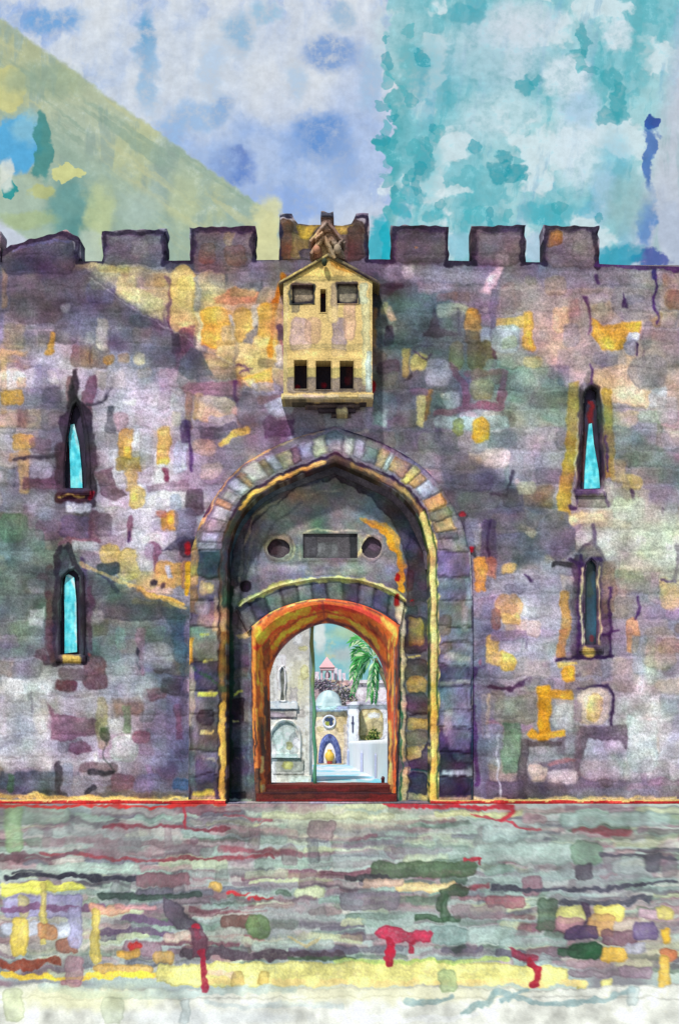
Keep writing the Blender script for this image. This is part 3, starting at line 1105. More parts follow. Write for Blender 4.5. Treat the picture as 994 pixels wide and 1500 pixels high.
RIGHTC = [(124, 116, 134), (116, 124, 142), (134, 132, 152), (88, 80, 102), (112, 114, 140), (124, 126, 150), (84, 78, 108), (130, 134, 158), (126, 130, 156), (118, 112, 146), (138, 132, 156), (72, 66, 92), (80, 72, 96), (54, 50, 66)]


def ring_blocks(i0, i1, cols, al, lo=.0, hi=1.0, seed=1, jit=.25, joint=.45):
    rg = np.random.default_rng(seed)
    wd_ = rg.uniform(1 - jit, 1 + jit, len(cols)); ed = i0 + (i1 - i0) * np.r_[0, np.cumsum(wd_)] / wd_.sum()
    for k, c in enumerate(cols):
        a, b = int(ed[k] + .5), int(ed[k + 1] + .5)
        l_, h_ = lo + rg.uniform(0, .12) * (lo > 0), hi - rg.uniform(0, .15) * (hi < 1)
        o_ = cMO[a:b + 1] * (1 - h_) + cOU[a:b + 1] * h_; i_ = cMO[a:b + 1] * (1 - l_) + cOU[a:b + 1] * l_
        G.poly(list(map(tuple, o_)) + list(map(tuple, i_[::-1])), np.array(c) + rg.normal(0, 7, 3), al * rg.uniform(.75, 1.1), edge=.3, wob=.9, lift=.005)
        G.line([tuple(cMO[a]), tuple(cOU[a])], 1.8, (84, 70, 90), joint * rg.uniform(.3, 1.2), dig=.009)


iL, iR = 120, 300
ARCHC = [tuple(np.minimum(np.array(c) * 1.04, 205)) for c in ARCHC]
LEFTC = LEFTC[:9]; RIGHTC = RIGHTC[:3] + RIGHTC[4:9] + RIGHTC[11:]
ring_blocks(0, iL, LEFTC, .85, seed=2); ring_blocks(iL, iR, ARCHC, .9, .08, .86, seed=3, jit=.4, joint=.3); ring_blocks(iR, 419, RIGHTC[::1], .85, seed=4)
# outer edging of the ring
G.line([tuple(q) for q in cOU[iL - 20:205]], 6, (176, 150, 112), .6)
G.line([tuple(q) for q in cOU[iL:iL + 60]], 8, (212, 172, 118), .8)
G.line([tuple(q) for q in cOU[215:iR]], 4, (84, 72, 104), .6)
G.line([tuple(q) for q in cOU[iR:iR + 60]], 3, (198, 190, 200), .7)
G.line([tuple(q) for q in cOU[iR + 20:]], 3, (52, 44, 76), .9)
G.line([tuple(q) for q in cOU[iR + 50:]], 1.6, (40, 96, 100), .7)
G.table('''
r 300 700 10 40 190 150 96 .6 35
r 284 830 12 60 196 158 100 .75
r 283 880 14 40 150 120 90 .7
p 216 170 90 .95 269,940 283,936 282,968 274,978 269,960
r 281 1020 9 90 172 156 136 .75
r 286 1085 7 70 150 140 150 .6
r 302 862 20 20 214 184 142 .8
r 305 900 34 34 158 126 124 .7
r 318 905 12 60 196 170 136 .7
r 295 890 22 18 176 168 180 .7
r 300 930 34 14 150 162 160 .6
l 206 196 110 .9 3 292,931 304,932
l 200 190 110 .9 3 297,968 310,966
l 214 216 100 .9 4.5 292,1018 314,1015
l 222 204 140 .95 4 296,1072 312,1070
l 212 204 120 .9 3 300,1113 314,1112
r 302 1050 24 22 66 52 66 .8
r 302 1130 28 36 92 84 124 .8
r 283 1130 10 60 90 120 130 .5
r 298 1163 34 9 222 206 104 .95
r 298 1171 36 9 196 172 140 .9
l 60 90 66 .8 4 284,980 330,1012
r 660 870 36 24 120 124 146 .6
r 650 915 20 30 126 110 92 .7
r 652 948 22 18 110 104 96 .6
r 668 962 40 8 188 184 186 .7
r 664 985 44 22 84 78 108 .75
r 668 1000 44 6 186 184 176 .6
r 664 1030 44 50 132 138 162 .75
r 655 1060 16 40 180 176 186 .6
r 672 1085 36 30 134 126 158 .7
p 66 58 80 .9 644,1100 652,1094 664,1112 690,1118 690,1122 660,1130 642,1130
r 668 1132 44 10 172 186 198 .8
r 664 1150 46 30 60 54 76 .85
r 664 1170 50 6 206 186 140 .85
r 680 905 10 40 176 166 178 .6
r 686 870 8 40 150 172 190 .7
''')
# recessed wall: tympanum, flanking jambs
REC = list(map(tuple, cIN))
tymp = Canvas.__new__(Canvas)
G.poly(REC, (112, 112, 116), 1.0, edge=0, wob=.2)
G.table('''
c 480 750 230 130 140 140 134 .85
c 500 705 90 40 150 152 134 .6
c 430 730 60 40 164 156 132 .6
c 570 760 60 60 116 118 116 .6
c 370 860 40 90 92 98 104 .6
c 520 748 80 50 122 150 144 .7
c 470 740 70 60 104 106 110 .6
c 560 745 50 40 130 148 156 .6
c 440 850 120 40 120 120 136 .5
c 400 745 60 50 150 148 124 .6
c 470 770 40 30 92 100 98 .6
c 520 770 50 30 106 130 118 .6
c 600 850 50 60 70 72 84 .5
c 450 835 80 20 150 150 152 .5
c 420 720 40 30 176 164 134 .6
c 500 715 40 30 104 124 110 .6
c 575 790 30 70 96 112 110 .6
c 380 830 50 40 158 160 160 .6
c 560 835 50 30 142 158 162 .7
c 470 735 130 40 152 146 122 .6
c 400 790 80 120 138 142 146 .6
c 560 800 70 110 138 146 146 .7
c 490 840 200 40 128 132 146 .7
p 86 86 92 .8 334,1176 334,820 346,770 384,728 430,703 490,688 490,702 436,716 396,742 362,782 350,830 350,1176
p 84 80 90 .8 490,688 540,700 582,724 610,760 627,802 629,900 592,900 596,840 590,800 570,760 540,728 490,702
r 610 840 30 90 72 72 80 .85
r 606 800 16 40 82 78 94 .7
l 200 190 150 .55 4 352,850 354,800 372,756 410,728
l 150 146 130 .5 5 362,830 368,790 392,752 430,722 470,706
l 96 98 100 .5 4 376,850 382,800 404,762 440,738
l 170 164 138 .45 4 440,730 470,718 500,716
p 196 186 150 .8 386,796 398,786 416,784 430,792 434,804 428,818 414,824 398,822 388,812
r 408 803 42 40 132 124 120 .7
o 543 802 40 42 160 156 142 .6
l 200 192 160 .7 3 438,779 470,776 496,777
l 188 182 160 .5 3 500,776 526,778
l 150 146 136 .6 4 440,782 440,818
l 180 172 150 .6 4 526,784 527,818
l 206 196 150 .7 4 524,818 530,800 538,784
r 484 838 80 8 168 162 140 .6
l 212 158 62 .95 10 536,762 556,772 576,796 584,820 586,862
l 186 150 80 .8 6 530,760 560,766 582,790 590,830
r 600 850 12 30 92 62 70 .6
o 583 846 7 10 180 26 42 .95
o 603 884 9 12 186 24 44 .95
r 480 826 60 16 156 150 134 .5
r 420 832 60 14 164 160 158 .5
r 520 832 50 18 150 160 166 .6
o 360 859 17 19 46 26 46 .95
o 363 900 11 26 50 30 48 .95
o 362 896 6 7 170 28 50 .9
p 186 190 188 .8 341,866 350,858 352,890 342,900
r 350 800 12 90 110 112 118 .6
''')
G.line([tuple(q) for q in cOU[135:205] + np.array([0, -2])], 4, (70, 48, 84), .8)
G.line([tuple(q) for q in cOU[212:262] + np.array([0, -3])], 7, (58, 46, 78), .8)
IO = Canvas(300, 640, 660, 860, (74, 76, 86), k=1.5, warp=2.5)
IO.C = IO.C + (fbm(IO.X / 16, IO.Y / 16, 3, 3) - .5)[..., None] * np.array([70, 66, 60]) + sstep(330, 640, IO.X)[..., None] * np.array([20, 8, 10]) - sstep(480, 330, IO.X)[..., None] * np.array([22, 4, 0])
# lintel band of the door: its own small voussoirs and the pale drip line above it
LT = [(346, 892), (370, 876), (410, 858), (470, 847), (520, 849), (560, 860), (592, 878)]
LB = [(362, 926), (384, 906), (424, 889), (474, 880), (520, 884), (556, 897), (586, 915)]
cLT, cLB = spline(LT, 120), spline(LB, 120)
G.poly(list(map(tuple, cLT)) + list(map(tuple, cLB[::-1])), (104, 106, 120), .95, wob=.4)
rg = np.random.default_rng(8)
for k in range(11):
    a, b = int(k * 119 / 11), int((k + 1) * 119 / 11)
    c = np.array([(112, 114, 126), (94, 94, 110), (126, 126, 128), (88, 92, 104)][k % 4]) + rg.normal(0, 5, 3)
    G.poly(list(map(tuple, cLT[a:b + 1])) + list(map(tuple, cLB[a:b + 1][::-1])), c, .8, edge=.35, lift=.004, wob=.5)
    G.line([tuple(cLT[a]), tuple(cLB[a])], 2, (66, 62, 78), .6, dig=.008)
G.line([tuple(q) for q in cLT[4:]], 7, (196, 194, 134), .95)
G.line([tuple(q + np.array([0, -4])) for q in cLT[10:50]], 4, (158, 168, 104), .8)
G.line([tuple(q + np.array([0, 4])) for q in cLT[60:112]], 3, (214, 206, 132), .8)
G.table('''
r 356 938 30 36 118 112 128 .7
p 214 192 146 .9 344,930 366,922 368,932 350,934
r 352 960 34 36 102 96 114 .7
r 354 985 30 14 122 106 98 .7
l 208 210 110 .9 4 338,1016 352,1013
r 346 1042 22 40 56 46 60 .8
l 200 206 130 .9 3 342,1057 350,1056
r 352 1080 34 46 84 86 102 .7
l 206 200 140 .9 2.5 346,1111 359,1110
r 346 1130 22 70 58 72 84 .7
r 358 1130 14 70 96 92 108 .6
r 347 1165 30 14 52 58 66 .8
l 40 64 66 .95 8 336,1176 336,1060 335,960 335,860 337,806
l 46 74 64 .8 6 338,860 338,1170
r 366 1030 4 220 160 176 184 .6
l 170 190 172 .8 4 336,1172 368,1172
r 607 900 40 40 86 84 92 .85
r 602 895 20 14 70 88 92 .7
r 609 930 38 54 76 66 72 .85
r 609 925 20 40 168 144 92 .9
l 206 192 120 .9 3 596,962 614,960
r 607 980 40 30 92 84 78 .8
r 610 1005 28 26 200 156 98 .9
r 610 1030 34 30 92 84 88 .8
l 60 46 62 .8 3 596,1048 628,1044
r 612 1060 34 16 202 180 112 .9
r 610 1080 32 22 126 122 96 .85
r 611 1103 30 22 176 156 112 .85
p 74 68 88 .9 596,1116 616,1108 622,1088 628,1090 628,1130 596,1130
r 610 1150 36 34 64 62 88 .85
l 34 92 92 .9 2.5 592,1130 628,1130
r 612 1168 34 8 206 190 140 .8
r 588 990 9 140 214 200 156 .9
r 588 920 14 24 222 206 164 .95
p 226 208 172 .98 578,888 588,880 598,896 592,908 588,922 582,908
r 590 1085 9 60 204 180 144 .95
r 592 1150 14 50 206 184 132 .95
l 40 110 74 .9 2.5 584,930 585,1010 587,1090 588,1140 586,1172
l 66 60 60 .8 2 594,930 593,1060 598,1100 595,1124 602,1150 596,1172
o 580 880 7 20 176 28 46 .9
''')
# moulding that runs round the arch
G.line([tuple(q) for q in ((cIN + cMO) / 2)[:]], 14, (92, 76, 70), .95, wob=.4, edge=.2)
mid = (cIN + cMO) / 2
kA = 108; kB = 304
G.line([tuple(q) for q in mid[kA - 60:kA - 8]], 8, (140, 108, 64), .7)
G.line([tuple(q) for q in mid[2:kA - 60]], 9, (226, 188, 98), .95)
G.line([tuple(q) for q in mid[kA - 8:kA + 45]], 8, (58, 78, 82), .7)
G.line([tuple(q) for q in mid[kA + 40:205]], 6, (222, 172, 100), .95)  # orange highlight painted along the left side of the arch
G.line([tuple(q) for q in cMO[kA + 30:kB - 20]], 4, (60, 38, 66), .85)
G.line([tuple(q) for q in mid[222:kB]], 5, (176, 140, 100), .7)
G.line([tuple(q) for q in mid[kB - 26:]], 14, (232, 204, 134), 1.0, wob=.3)
G.line([tuple(q) for q in mid[kB + 60:]], 11, (236, 194, 104), .85, wob=.3)
G.line([tuple(q) for q in cMO[kB - 30:]], 2.2, (58, 92, 52), .9, wob=.5)
G.line([tuple(q) for q in cIN[kB - 30:]], 2.2, (56, 84, 56), .9, wob=.5)
for y in (1122, 1060, 985, 900):
    G.line([(629, y), (640, y + 1)], 2, (120, 100, 60), .7)
G.table('''
r 327 1010 12 8 80 92 66 .8
r 328 900 10 50 210 186 140 .7
r 326 960 9 60 130 104 66 .6
r 330 870 8 40 70 96 84 .8
''')
G.C = G.C + np.stack([fbm(G.X / 26, G.Y / 22, k, 4) - .5 for k in (0, 3, 6)], -1) * np.array([50, 48, 46])
mute(G, .74)
G.C = np.clip((G.C - 126) * 1.2 + 118, 12, 238)
G.grain(.18, 1.9)

# painted timber of the door frame
D = Canvas(355, 865, 600, 1185, (150, 72, 30), k=1.5, warp=2.2)
D.table('''
r 372 1040 7 300 232 130 52 .9
r 379 960 9 90 226 138 40 .95
r 384 1010 8 110 214 116 36 .9
r 390 950 10 60 96 58 34 .8
r 390 1060 8 110 74 52 40 .9
r 383 1080 12 60 92 60 34 .8
r 380 1130 10 70 150 66 26 .8
r 386 1085 7 50 52 52 44 .9
r 376 1100 6 60 222 124 60 .8
r 378 1150 9 50 54 44 40 .8
r 388 1140 8 30 196 96 40 .8
o 385 1156 8 14 230 170 120 .8
o 384 1120 5 26 222 196 120 .8
r 391 1110 6 80 116 50 26 .8
l 190 58 28 .85 8 372,916 400,892 440,878 474,874 520,880 560,896 582,914
l 238 160 80 .9 4 369,920 398,897 436,883 474,878
l 168 46 30 .85 9 376,950 404,918 440,898 476,888
l 228 126 36 .95 11 382,938 402,914 430,900 452,894
l 232 138 40 .95 10 398,948 416,928 440,912 462,902
l 158 40 34 .9 9 470,890 500,890 530,896 556,908
l 232 134 44 .95 10 484,902 506,902 520,912
l 226 128 48 .9 11 522,918 540,934 552,948
l 196 76 30 .9 8 500,896 536,908 570,934
l 96 52 34 .8 8 540,914 562,934 574,958
l 222 128 54 .9 8 560,906 576,922 578,944
l 74 44 56 .8 5 404,960 424,938 448,920 478,908 512,918 540,938 556,962 564,990
l 110 46 40 .7 3 472,880 474,912
r 570 960 10 40 110 62 34 .9
r 576 985 9 70 214 112 48 .9
r 568 1010 10 50 92 60 48 .8
r 574 1050 9 60 176 72 36 .9
r 566 1050 7 90 150 60 46 .8
r 569 1110 10 110 232 150 64 .95
r 577 1080 6 120 204 84 44 .9
r 570 1140 9 50 238 176 92 .95
r 582 1060 5 230 92 44 42 .8
l 40 26 36 .85 2.5 368,918 368,1000 370,1100 374,1172
l 36 30 40 .9 3 584,918 584,1000 582,1100 580,1172
l 52 34 34 .8 3 396,1150 395,1040 395,990
l 34 44 66 .8 3.5 566,1000 568,1080 567,1150
''')
rg = np.random.default_rng(31)
for k in range(46):      # dark brush lines along the timber
    y = rg.uniform(930, 1160); x = rg.choice([rg.uniform(370, 396), rg.uniform(566, 584)])
    D.line([(x, y), (x + rg.uniform(-2, 2), y + rg.uniform(12, 50))], rg.uniform(1.2, 3), [(84, 34, 26), (58, 40, 38), (236, 150, 60), (196, 84, 34)][rg.integers(4)], rg.uniform(.5, .9))
D.line([(370, 919), (398, 898), (436, 884), (474, 879), (520, 885), (556, 899), (584, 917)], 2.2, (60, 30, 28), .85)
D.line([(386, 960), (410, 926), (440, 906), (474, 896), (510, 904), (546, 924), (572, 956)], 3, (110, 36, 28), .8)
D.line([(392, 975), (414, 942), (444, 920), (476, 909), (512, 919), (544, 942), (568, 980)], 4, (70, 34, 34), .8)
D.grain(.16, 2.4)

# threshold steps
T = Canvas(360, 1140, 600, 1185, (106, 44, 36), k=1.5, warp=2)
T.table('''
r 480 1155 200 6 130 40 46 .7
r 420 1158 90 6 84 48 40 .7
r 540 1157 60 6 92 40 38 .7
r 430 1166 60 10 92 46 38 .7
r 500 1164 80 12 84 34 34 .7
r 560 1166 40 14 112 30 30 .7
r 470 1174 200 7 150 40 42 .8
l 52 26 34 .8 3 380,1162 480,1161 580,1162
''')
T.grain(.18, 2)

# ================================================================== pigments of the box bay
B = Canvas(395, 300, 570, 625, (216, 186, 122), k=1.5, warp=2.5)
B.table('''
c 440 480 60 90 226 196 130 .7
c 500 440 90 60 214 190 124 .6
o 440 492 32 56 206 174 168 .85
o 458 484 26 40 212 170 140 .6
r 497 494 22 58 158 138 146 .8
o 512 470 18 60 212 172 142 .8
r 490 440 10 50 160 140 128 .6
o 486 462 18 26 232 204 140 .7
r 430 450 20 16 128 118 96 .8
r 480 508 128 8 176 158 104 .5
r 480 520 126 16 222 190 120 .8
r 480 548 130 18 166 156 96 .7
r 480 564 132 22 124 112 112 .75
r 418 500 5 170 240 214 150 .85
r 424 440 6 60 232 206 130 .8
r 536 500 12 130 206 200 150 .8
r 540 545 9 60 190 208 200 .85
r 544 440 7 60 190 170 110 .7
r 532 430 12 30 190 200 170 .7
r 480 582 134 8 216 198 160 .85
r 460 580 30 6 226 196 180 .7
r 510 580 30 7 226 196 126 .8
p 84 72 76 .97 396,589 566,589 566,624 396,624
r 430 590 40 10 96 92 76 .8
r 500 602 90 10 62 52 64 .85
r 501 604 18 14 214 198 146 .95
r 480 615 60 10 62 54 70 .8
p 232 194 112 .9 480,376 425,408 470,412 530,411
p 226 158 64 .85 482,380 496,386 525,402 500,396 486,390
r 480 408 120 8 176 160 102 .7
l 160 142 82 .7 3 430,404 478,380
r 443 428 34 32 160 144 112 .8
r 443 420 36 10 86 62 62 .9
r 443 442 36 7 52 58 56 .95
r 459 430 4 30 52 58 54 .9
r 508 428 32 32 172 162 134 .7
r 508 417 34 8 76 62 62 .9
l 44 50 52 .9 3 522,418 526,445
l 50 54 56 .9 3 494,420 498,444
l 56 60 56 .9 3 425,420 425,446
l 96 74 60 .8 3 500,444 522,445
r 413 460 5 90 180 120 60 .6
l 196 184 120 .6 4 415,412 414,588
''')
B.grain(.14, 2)
K = Canvas(395, 300, 570, 625, (120, 96, 84), k=1.5, warp=2)
K.table('''
r 475 345 60 60 128 100 90 .8
c 470 350 40 40 190 152 110 .7
c 480 370 50 30 206 178 120 .7
c 500 360 40 30 150 134 120 .7
r 470 330 20 10 186 164 150 .6
r 455 346 16 8 206 184 110 .8 -40
r 478 314 24 8 66 72 92 .9
r 465 370 14 20 176 120 96 .8
r 490 365 14 16 190 170 140 .7
o 449 372 8 12 150 30 40 .9
o 475 382 10 14 50 66 50 .95
''')
K.grain(.22, 2)
# ================================================================== the city wall
wall = thing('city_wall', (0, 0, 0), 'tall mauve and ochre limestone city wall with battlements, behind the paved forecourt', 'wall')

SLITS = []   # opening outline (picture units) per arrow slit
S1 = [(107, 596), (112, 590), (118, 600), (125, 640), (127, 680), (127, 716), (95, 716), (95, 680), (99, 640), (103, 612)]
S2 = [(101, 836), (109, 834), (117, 842), (119, 890), (119, 930), (118, 959), (88, 960), (88, 930), (89, 890), (91, 846)]
S3 = [(857, 572), (866, 566), (873, 572), (877, 630), (880, 680), (880, 717), (848, 717), (849, 680), (852, 630), (853, 585)]
S4 = [(858, 826), (865, 818), (873, 826), (875, 870), (875, 910), (874, 945), (855, 945), (854, 910), (855, 870), (855, 840)]
SLITS = [S1, S2, S3, S4]

xs = np.r_[np.arange(-700, -12, 9.0), np.arange(-12, 1006, 1.4), np.arange(1012, 1700, 9.0)]
ys = np.arange(383, 1178, 1.4)
PX, PY = np.meshgrid(xs, ys)
topw = np.interp(xs, [-700, 0, 120, 560, 780, 860, 900, 994, 1700], [384, 384, 383, 380, 384, 386, 388, 391, 394])
PY = np.where(PY < 400, topw[None, :] + (PY - 383) / 17 * (400 - topw[None, :]), PY)
cx = (PX[:-1, :-1] + PX[1:, 1:]) / 2; cy = (PY[:-1, :-1] + PY[1:, 1:]) / 2
hole = np.array(list(map(tuple, cMO * .55 + cOU * .45)))
keep = polysd(hole, cx, cy) > 0
for S in SLITS:
    keep &= polysd(np.array(S, float), cx, cy) > -1
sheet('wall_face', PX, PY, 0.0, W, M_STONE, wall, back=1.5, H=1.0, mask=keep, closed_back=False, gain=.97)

# masonry behind the face, left clear for the passage and the slits
V, F, C = [], [], []
cw = lin((128, 118, 122))
zt = at(0, 386, 0)[1]
xa, xb = at(330, 0, 0)[0], at(632, 0, 0)[0]
zg = at(0, 690, 0)[1]
cube(V, F, C, -14.8, xa, .46, 1.497, -.3, zt, cw); cube(V, F, C, xb, 14.8, .46, 1.497, -.3, zt, cw)
cube(V, F, C, xa, xb, .46, 1.497, zg - .2, zt, cw)
zl = at(0, 868, .9)[1]
cube(V, F, C, xa, xb, .95, 1.49, zl, zg - .203, cw)
cube(V, F, C, -14.8, 14.8, .02, .457, zt - .3, zt - .02, cw)
mk('wall_core', V, F, C, M_STONE, wall)

# battlements
MER = [(-116, 2, [(-116, 338), (2, 338)], 384), (-244, -150, [(-244, 334), (-150, 334)], 384), (-372, -278, [(-372, 336), (-278, 336)], 384),
       (4, 118, [(4, 368), (14, 361), (40, 352), (70, 345), (98, 338), (114, 346), (118, 352)], 385),
       (150, 243, [(150, 338), (243, 336)], 385), (278, 374, [(278, 333), (374, 332)], 383),
       (573, 657, [(573, 330), (657, 331)], 385), (690, 769, [(690, 331), (769, 330)], 386), (795, 876, [(795, 330), (876, 332)], 389),
       (1010, 1100, [(1010, 332), (1100, 332)], 394), (1150, 1240, [(1150, 332), (1240, 332)], 394)]
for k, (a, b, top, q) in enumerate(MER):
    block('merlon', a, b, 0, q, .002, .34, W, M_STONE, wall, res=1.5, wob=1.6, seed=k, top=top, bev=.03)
    # weathered coping: real slab lying on the merlon
# central turret behind the gable
block('turret', 409, 540, 0, 381, .004, .62, W, M_STONE, wall, res=1.5, wob=1.0, seed=40, bev=.02,
      top=[(409, 313), (427, 313), (430, 320), (436, 328), (452, 330), (500, 330), (514, 327), (520, 318), (522, 313), (540, 312)])

# arrow slits
SL = [('narrow arrow slit with bright turquoise pane in dark purple reveal', None), None, None, None]
LBL = ['upper left slit, turquoise pane tapering upward', 'lower left slit, turquoise pane in dark frame', 'upper right slit, turquoise wedge in red brown reveal', 'lower right slit, dark glass with pale yellow edges']
PANES = [[(104, 622), (109, 621), (116, 650), (120, 690), (121, 715), (104, 716), (103, 680), (101, 640)],
         [(97, 843), (101, 841), (109, 846), (112, 880), (113, 955), (95, 957), (95, 900), (94, 860)],
         [(862, 621), (866, 620), (869, 650), (876, 690), (878, 715), (855, 716), (856, 690), (859, 650)],
         None]
CP = Canvas(80, 560, 890, 970, (88, 196, 206), k=1)
CP.C += (vnoise(CP.X / 2.5, CP.Y / 11, 3) - .5)[..., None] * np.array([60, 44, 38]) + (vnoise(CP.X / 6, CP.Y / 5, 5) - .55)[..., None] * np.array([70, 40, 34])
for P_ in PANES[:2]:
    CP.line(P_[1:5], 3, (206, 226, 228), .7)
CD = Canvas(80, 560, 890, 970, (46, 40, 56), k=1)
CD.C += (vnoise(CD.X / 3, CD.Y / 14, 2) - .5)[..., None] * np.array([26, 16, 26])
CD.table('''
r 865 880 18 120 40 66 80 .9
r 862 850 8 50 52 66 50 .7
r 868 900 8 60 44 84 104 .7
r 864 934 6 10 120 30 44 .8
r 101 640 6 60 60 36 44 .8
r 853 660 8 90 92 52 50 .9
r 864 604 7 30 140 30 36 .9
''')
for i, S in enumerate(SLITS):
    P = np.vstack([resample(np.array(S + S[:1], float), 73)])[:-1]
    c = P.mean(0)
    n_ = P - c
    A = c + n_ * np.array([1.42, 1.09]); Bm = P - 0 * n_
    rev = strip('arrow_slit', A, Bm, 8, [-.012, -.028, -.03, -.01], W, M_FINE, wall, back=.12, wrap=True, closed_back=False, H=.6, mul=.97)
    rev['label'] = LBL[i]
    bb = P.min(0), P.max(0)
    block('backing', bb[0][0] - 4, bb[1][0] + 4, bb[0][1] - 4, bb[1][1] + 4, .10, .2, CD, M_GLASS if i == 3 else M_FINE, rev, res=2, H=0, gain=.85)
    if PANES[i]:
        q = np.array(PANES[i], float); h = len(q) // 2
        Lf = resample(np.array([q[0]] + list(q[::-1][:3])), 40); Rt = resample(q[1:5], 40)
        strip('pane', Lf, Rt, 12, .055, CP, M_GLASS, rev, back=.11, H=0, gain=.8)
    sy = bb[1][1]
    block('sill', bb[0][0] - 7, bb[1][0] + 7, sy, sy + 9, -.06, .2, W, M_FINE, rev, res=1.5, wob=1, seed=i, bev=.015, H=.5)

# ================================================================== the gateway
gate = thing('stone_gateway', (at(480, 0, 0)[0], 0, 0), 'pointed stone arch gateway of lavender and ochre voussoirs, set in the city wall', 'gateway')
def yprof(m): return None
strip('voussoir_ring', cOU, cMO, 34, -.05, G, M_FINE, gate, back=.3, H=1.2, closed_back=False)
strip('arch_moulding', cMO + (cMO - cIN) * .02, cIN, 9, [-.052, -.068, -.078, -.07, -.055], G, M_FINE, gate, back=.46, H=.5, closed_back=False)
# a darker inner order of the arch, set back from the moulding
io = cIN[112:309]; d_io = np.gradient(io, axis=0); nn = np.c_[d_io[:, 1], -d_io[:, 0]]; nn /= np.linalg.norm(nn, axis=1)[:, None]
nn *= np.sign(((np.array([481, 830]) - io) * nn).sum(1))[:, None]
IO.grain(.25, 2)
tp = np.interp(np.arange(len(io)), [0, 30, 98, 170, 196], [4, 11, 15, 14, 5])[:, None]
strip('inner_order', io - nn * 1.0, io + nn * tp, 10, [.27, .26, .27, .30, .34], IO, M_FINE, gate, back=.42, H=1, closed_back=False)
# recessed wall with the door opening
xs = np.arange(318, 644, 1.3); ys = np.arange(664, 1178, 1.3)
PX, PY = np.meshgrid(xs, ys)
cx = (PX[:-1, :-1] + PX[1:, 1:]) / 2; cy = (PY[:-1, :-1] + PY[1:, 1:]) / 2
door = [(377, 1190), (376, 930), (400, 905), (440, 891), (474, 886), (520, 892), (556, 906), (577, 928), (576, 1190)]
keep = polysd(np.array(door, float), cx, cy) > 0
PANEL = (441, 526, 779, 820)
ins = (cx > PANEL[0] + 2) & (cx < PANEL[1] - 2) & (cy > PANEL[2] + 2) & (cy < PANEL[3] - 2)
keep &= ~ins
RND = [(408, 803, 18, 16), (544, 802, 16, 17)]
for (x, y, a, b) in RND:
    keep &= ((cx - x) / (a - 1)) ** 2 + ((cy - y) / (b - 1)) ** 2 > 1
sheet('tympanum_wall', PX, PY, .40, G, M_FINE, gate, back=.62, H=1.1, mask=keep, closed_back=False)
strip('lintel_arch', cLT, cLB, 22, .345, G, M_FINE, gate, back=.41, H=1.2, closed_back=False)
strip('hood_mould', cLT + np.array([0, -3.5]), cLT + np.array([0, 3.5]), 7, [.34, .295, .285, .30, .34], G, M_FINE, gate, back=.42, H=.4)
DK = Canvas(380, 765, 570, 835, (70, 62, 70), k=2, warp=2)
DK.table('''
o 402 802 22 24 58 36 44 .8
r 414 808 14 20 104 92 96 .6
r 482 800 84 40 84 82 84 .8
r 470 806 50 24 104 108 108 .7
r 517 800 10 40 44 46 50 .9
r 455 800 20 34 72 70 76 .8
o 548 798 22 22 90 70 88 .8
''')
DK.grain(.2, 1.6)
for k, (x, y, a, b) in enumerate(RND):
    th = np.linspace(0, 2 * np.pi, 49)[:-1]
    e = np.c_[np.cos(th), np.sin(th)]
    cc = np.array([x, y])
    r_ = strip('roundel', cc + e * ([a + 4, b + 4] + 3 * np.c_[vnoise(th * 2, th * 0, 3) - .5, vnoise(th * 2, th * 0, 3) - .5]), cc + e * ([a - 1, b - 1] + 2.5 * np.c_[vnoise(th * 2.5, th * 0 + k, 5) - .7, vnoise(th * 2.5, th * 0 + k, 5) - .7]), 7, [.399, .394, .393, .397], G, M_FINE, gate, back=.50, wrap=True, closed_back=False, H=.5)
    block('recessed_disc', x - a - 1, x + a + 1, y - b - 1, y + b + 1, .475, .55, DK, M_FINE, r_, res=2, H=1)
pn = []
a, b, c_, d_ = PANEL
fr = resample(np.array([(a, c_), (b, c_), (b, d_), (a, d_), (a, c_)], float), 121)[:-1]
ctr = np.array([(a + b) / 2, (c_ + d_) / 2])
off = np.sign(fr - ctr) * (np.abs(fr - ctr) > np.array([(b - a) / 2 - .3, (d_ - c_) / 2 - .3]))
p_ = strip('inscription_panel', fr + off * 3, fr - off * 2.5, 6, [.399, .395, .394, .397], G, M_FINE, gate, back=.46, wrap=True, closed_back=False, H=.5)
block('dark_slab', a - 1, b + 1, c_ - 1, d_ + 1, .435, .52, DK, M_FINE, p_, res=1.5, H=1)

# ================================================================== door frame, threshold, post
frame = thing('door_frame', (at(477, 0, .3)[0], .35, 0), 'orange and rust red timber frame with pointed head inside the stone gateway', 'door frame')
YF = [.335, .325, .335, .40, .46, .54, .62, .70, .74]
lo = resample([(374, 1174), (370, 1080), (368, 1000), (368, 918)], 150); li = resample([(397, 1174), (396, 1100), (395, 1040), (394, 990)], 150)
strip('frame_post', lo, li, 20, YF, D, M_WOOD, frame, gain=.54, back=.95, H=.6, closed_back=False)
ro = resample([(585, 916), (585, 1000), (583, 1080), (579, 1174)], 150); ri = resample([(566, 1000), (568, 1060), (568, 1120), (567, 1174)], 150)
strip('frame_post', ro, ri, 20, YF, D, M_WOOD, frame, gain=.54, back=.95, H=.6, closed_back=False)
strip('frame_head', spline(FO, 160), spline(FI, 160), 22, YF, D, M_WOOD, frame, gain=.36, back=.95, H=.6, closed_back=False)  # head colour raised above the posts to offset shade under the arch

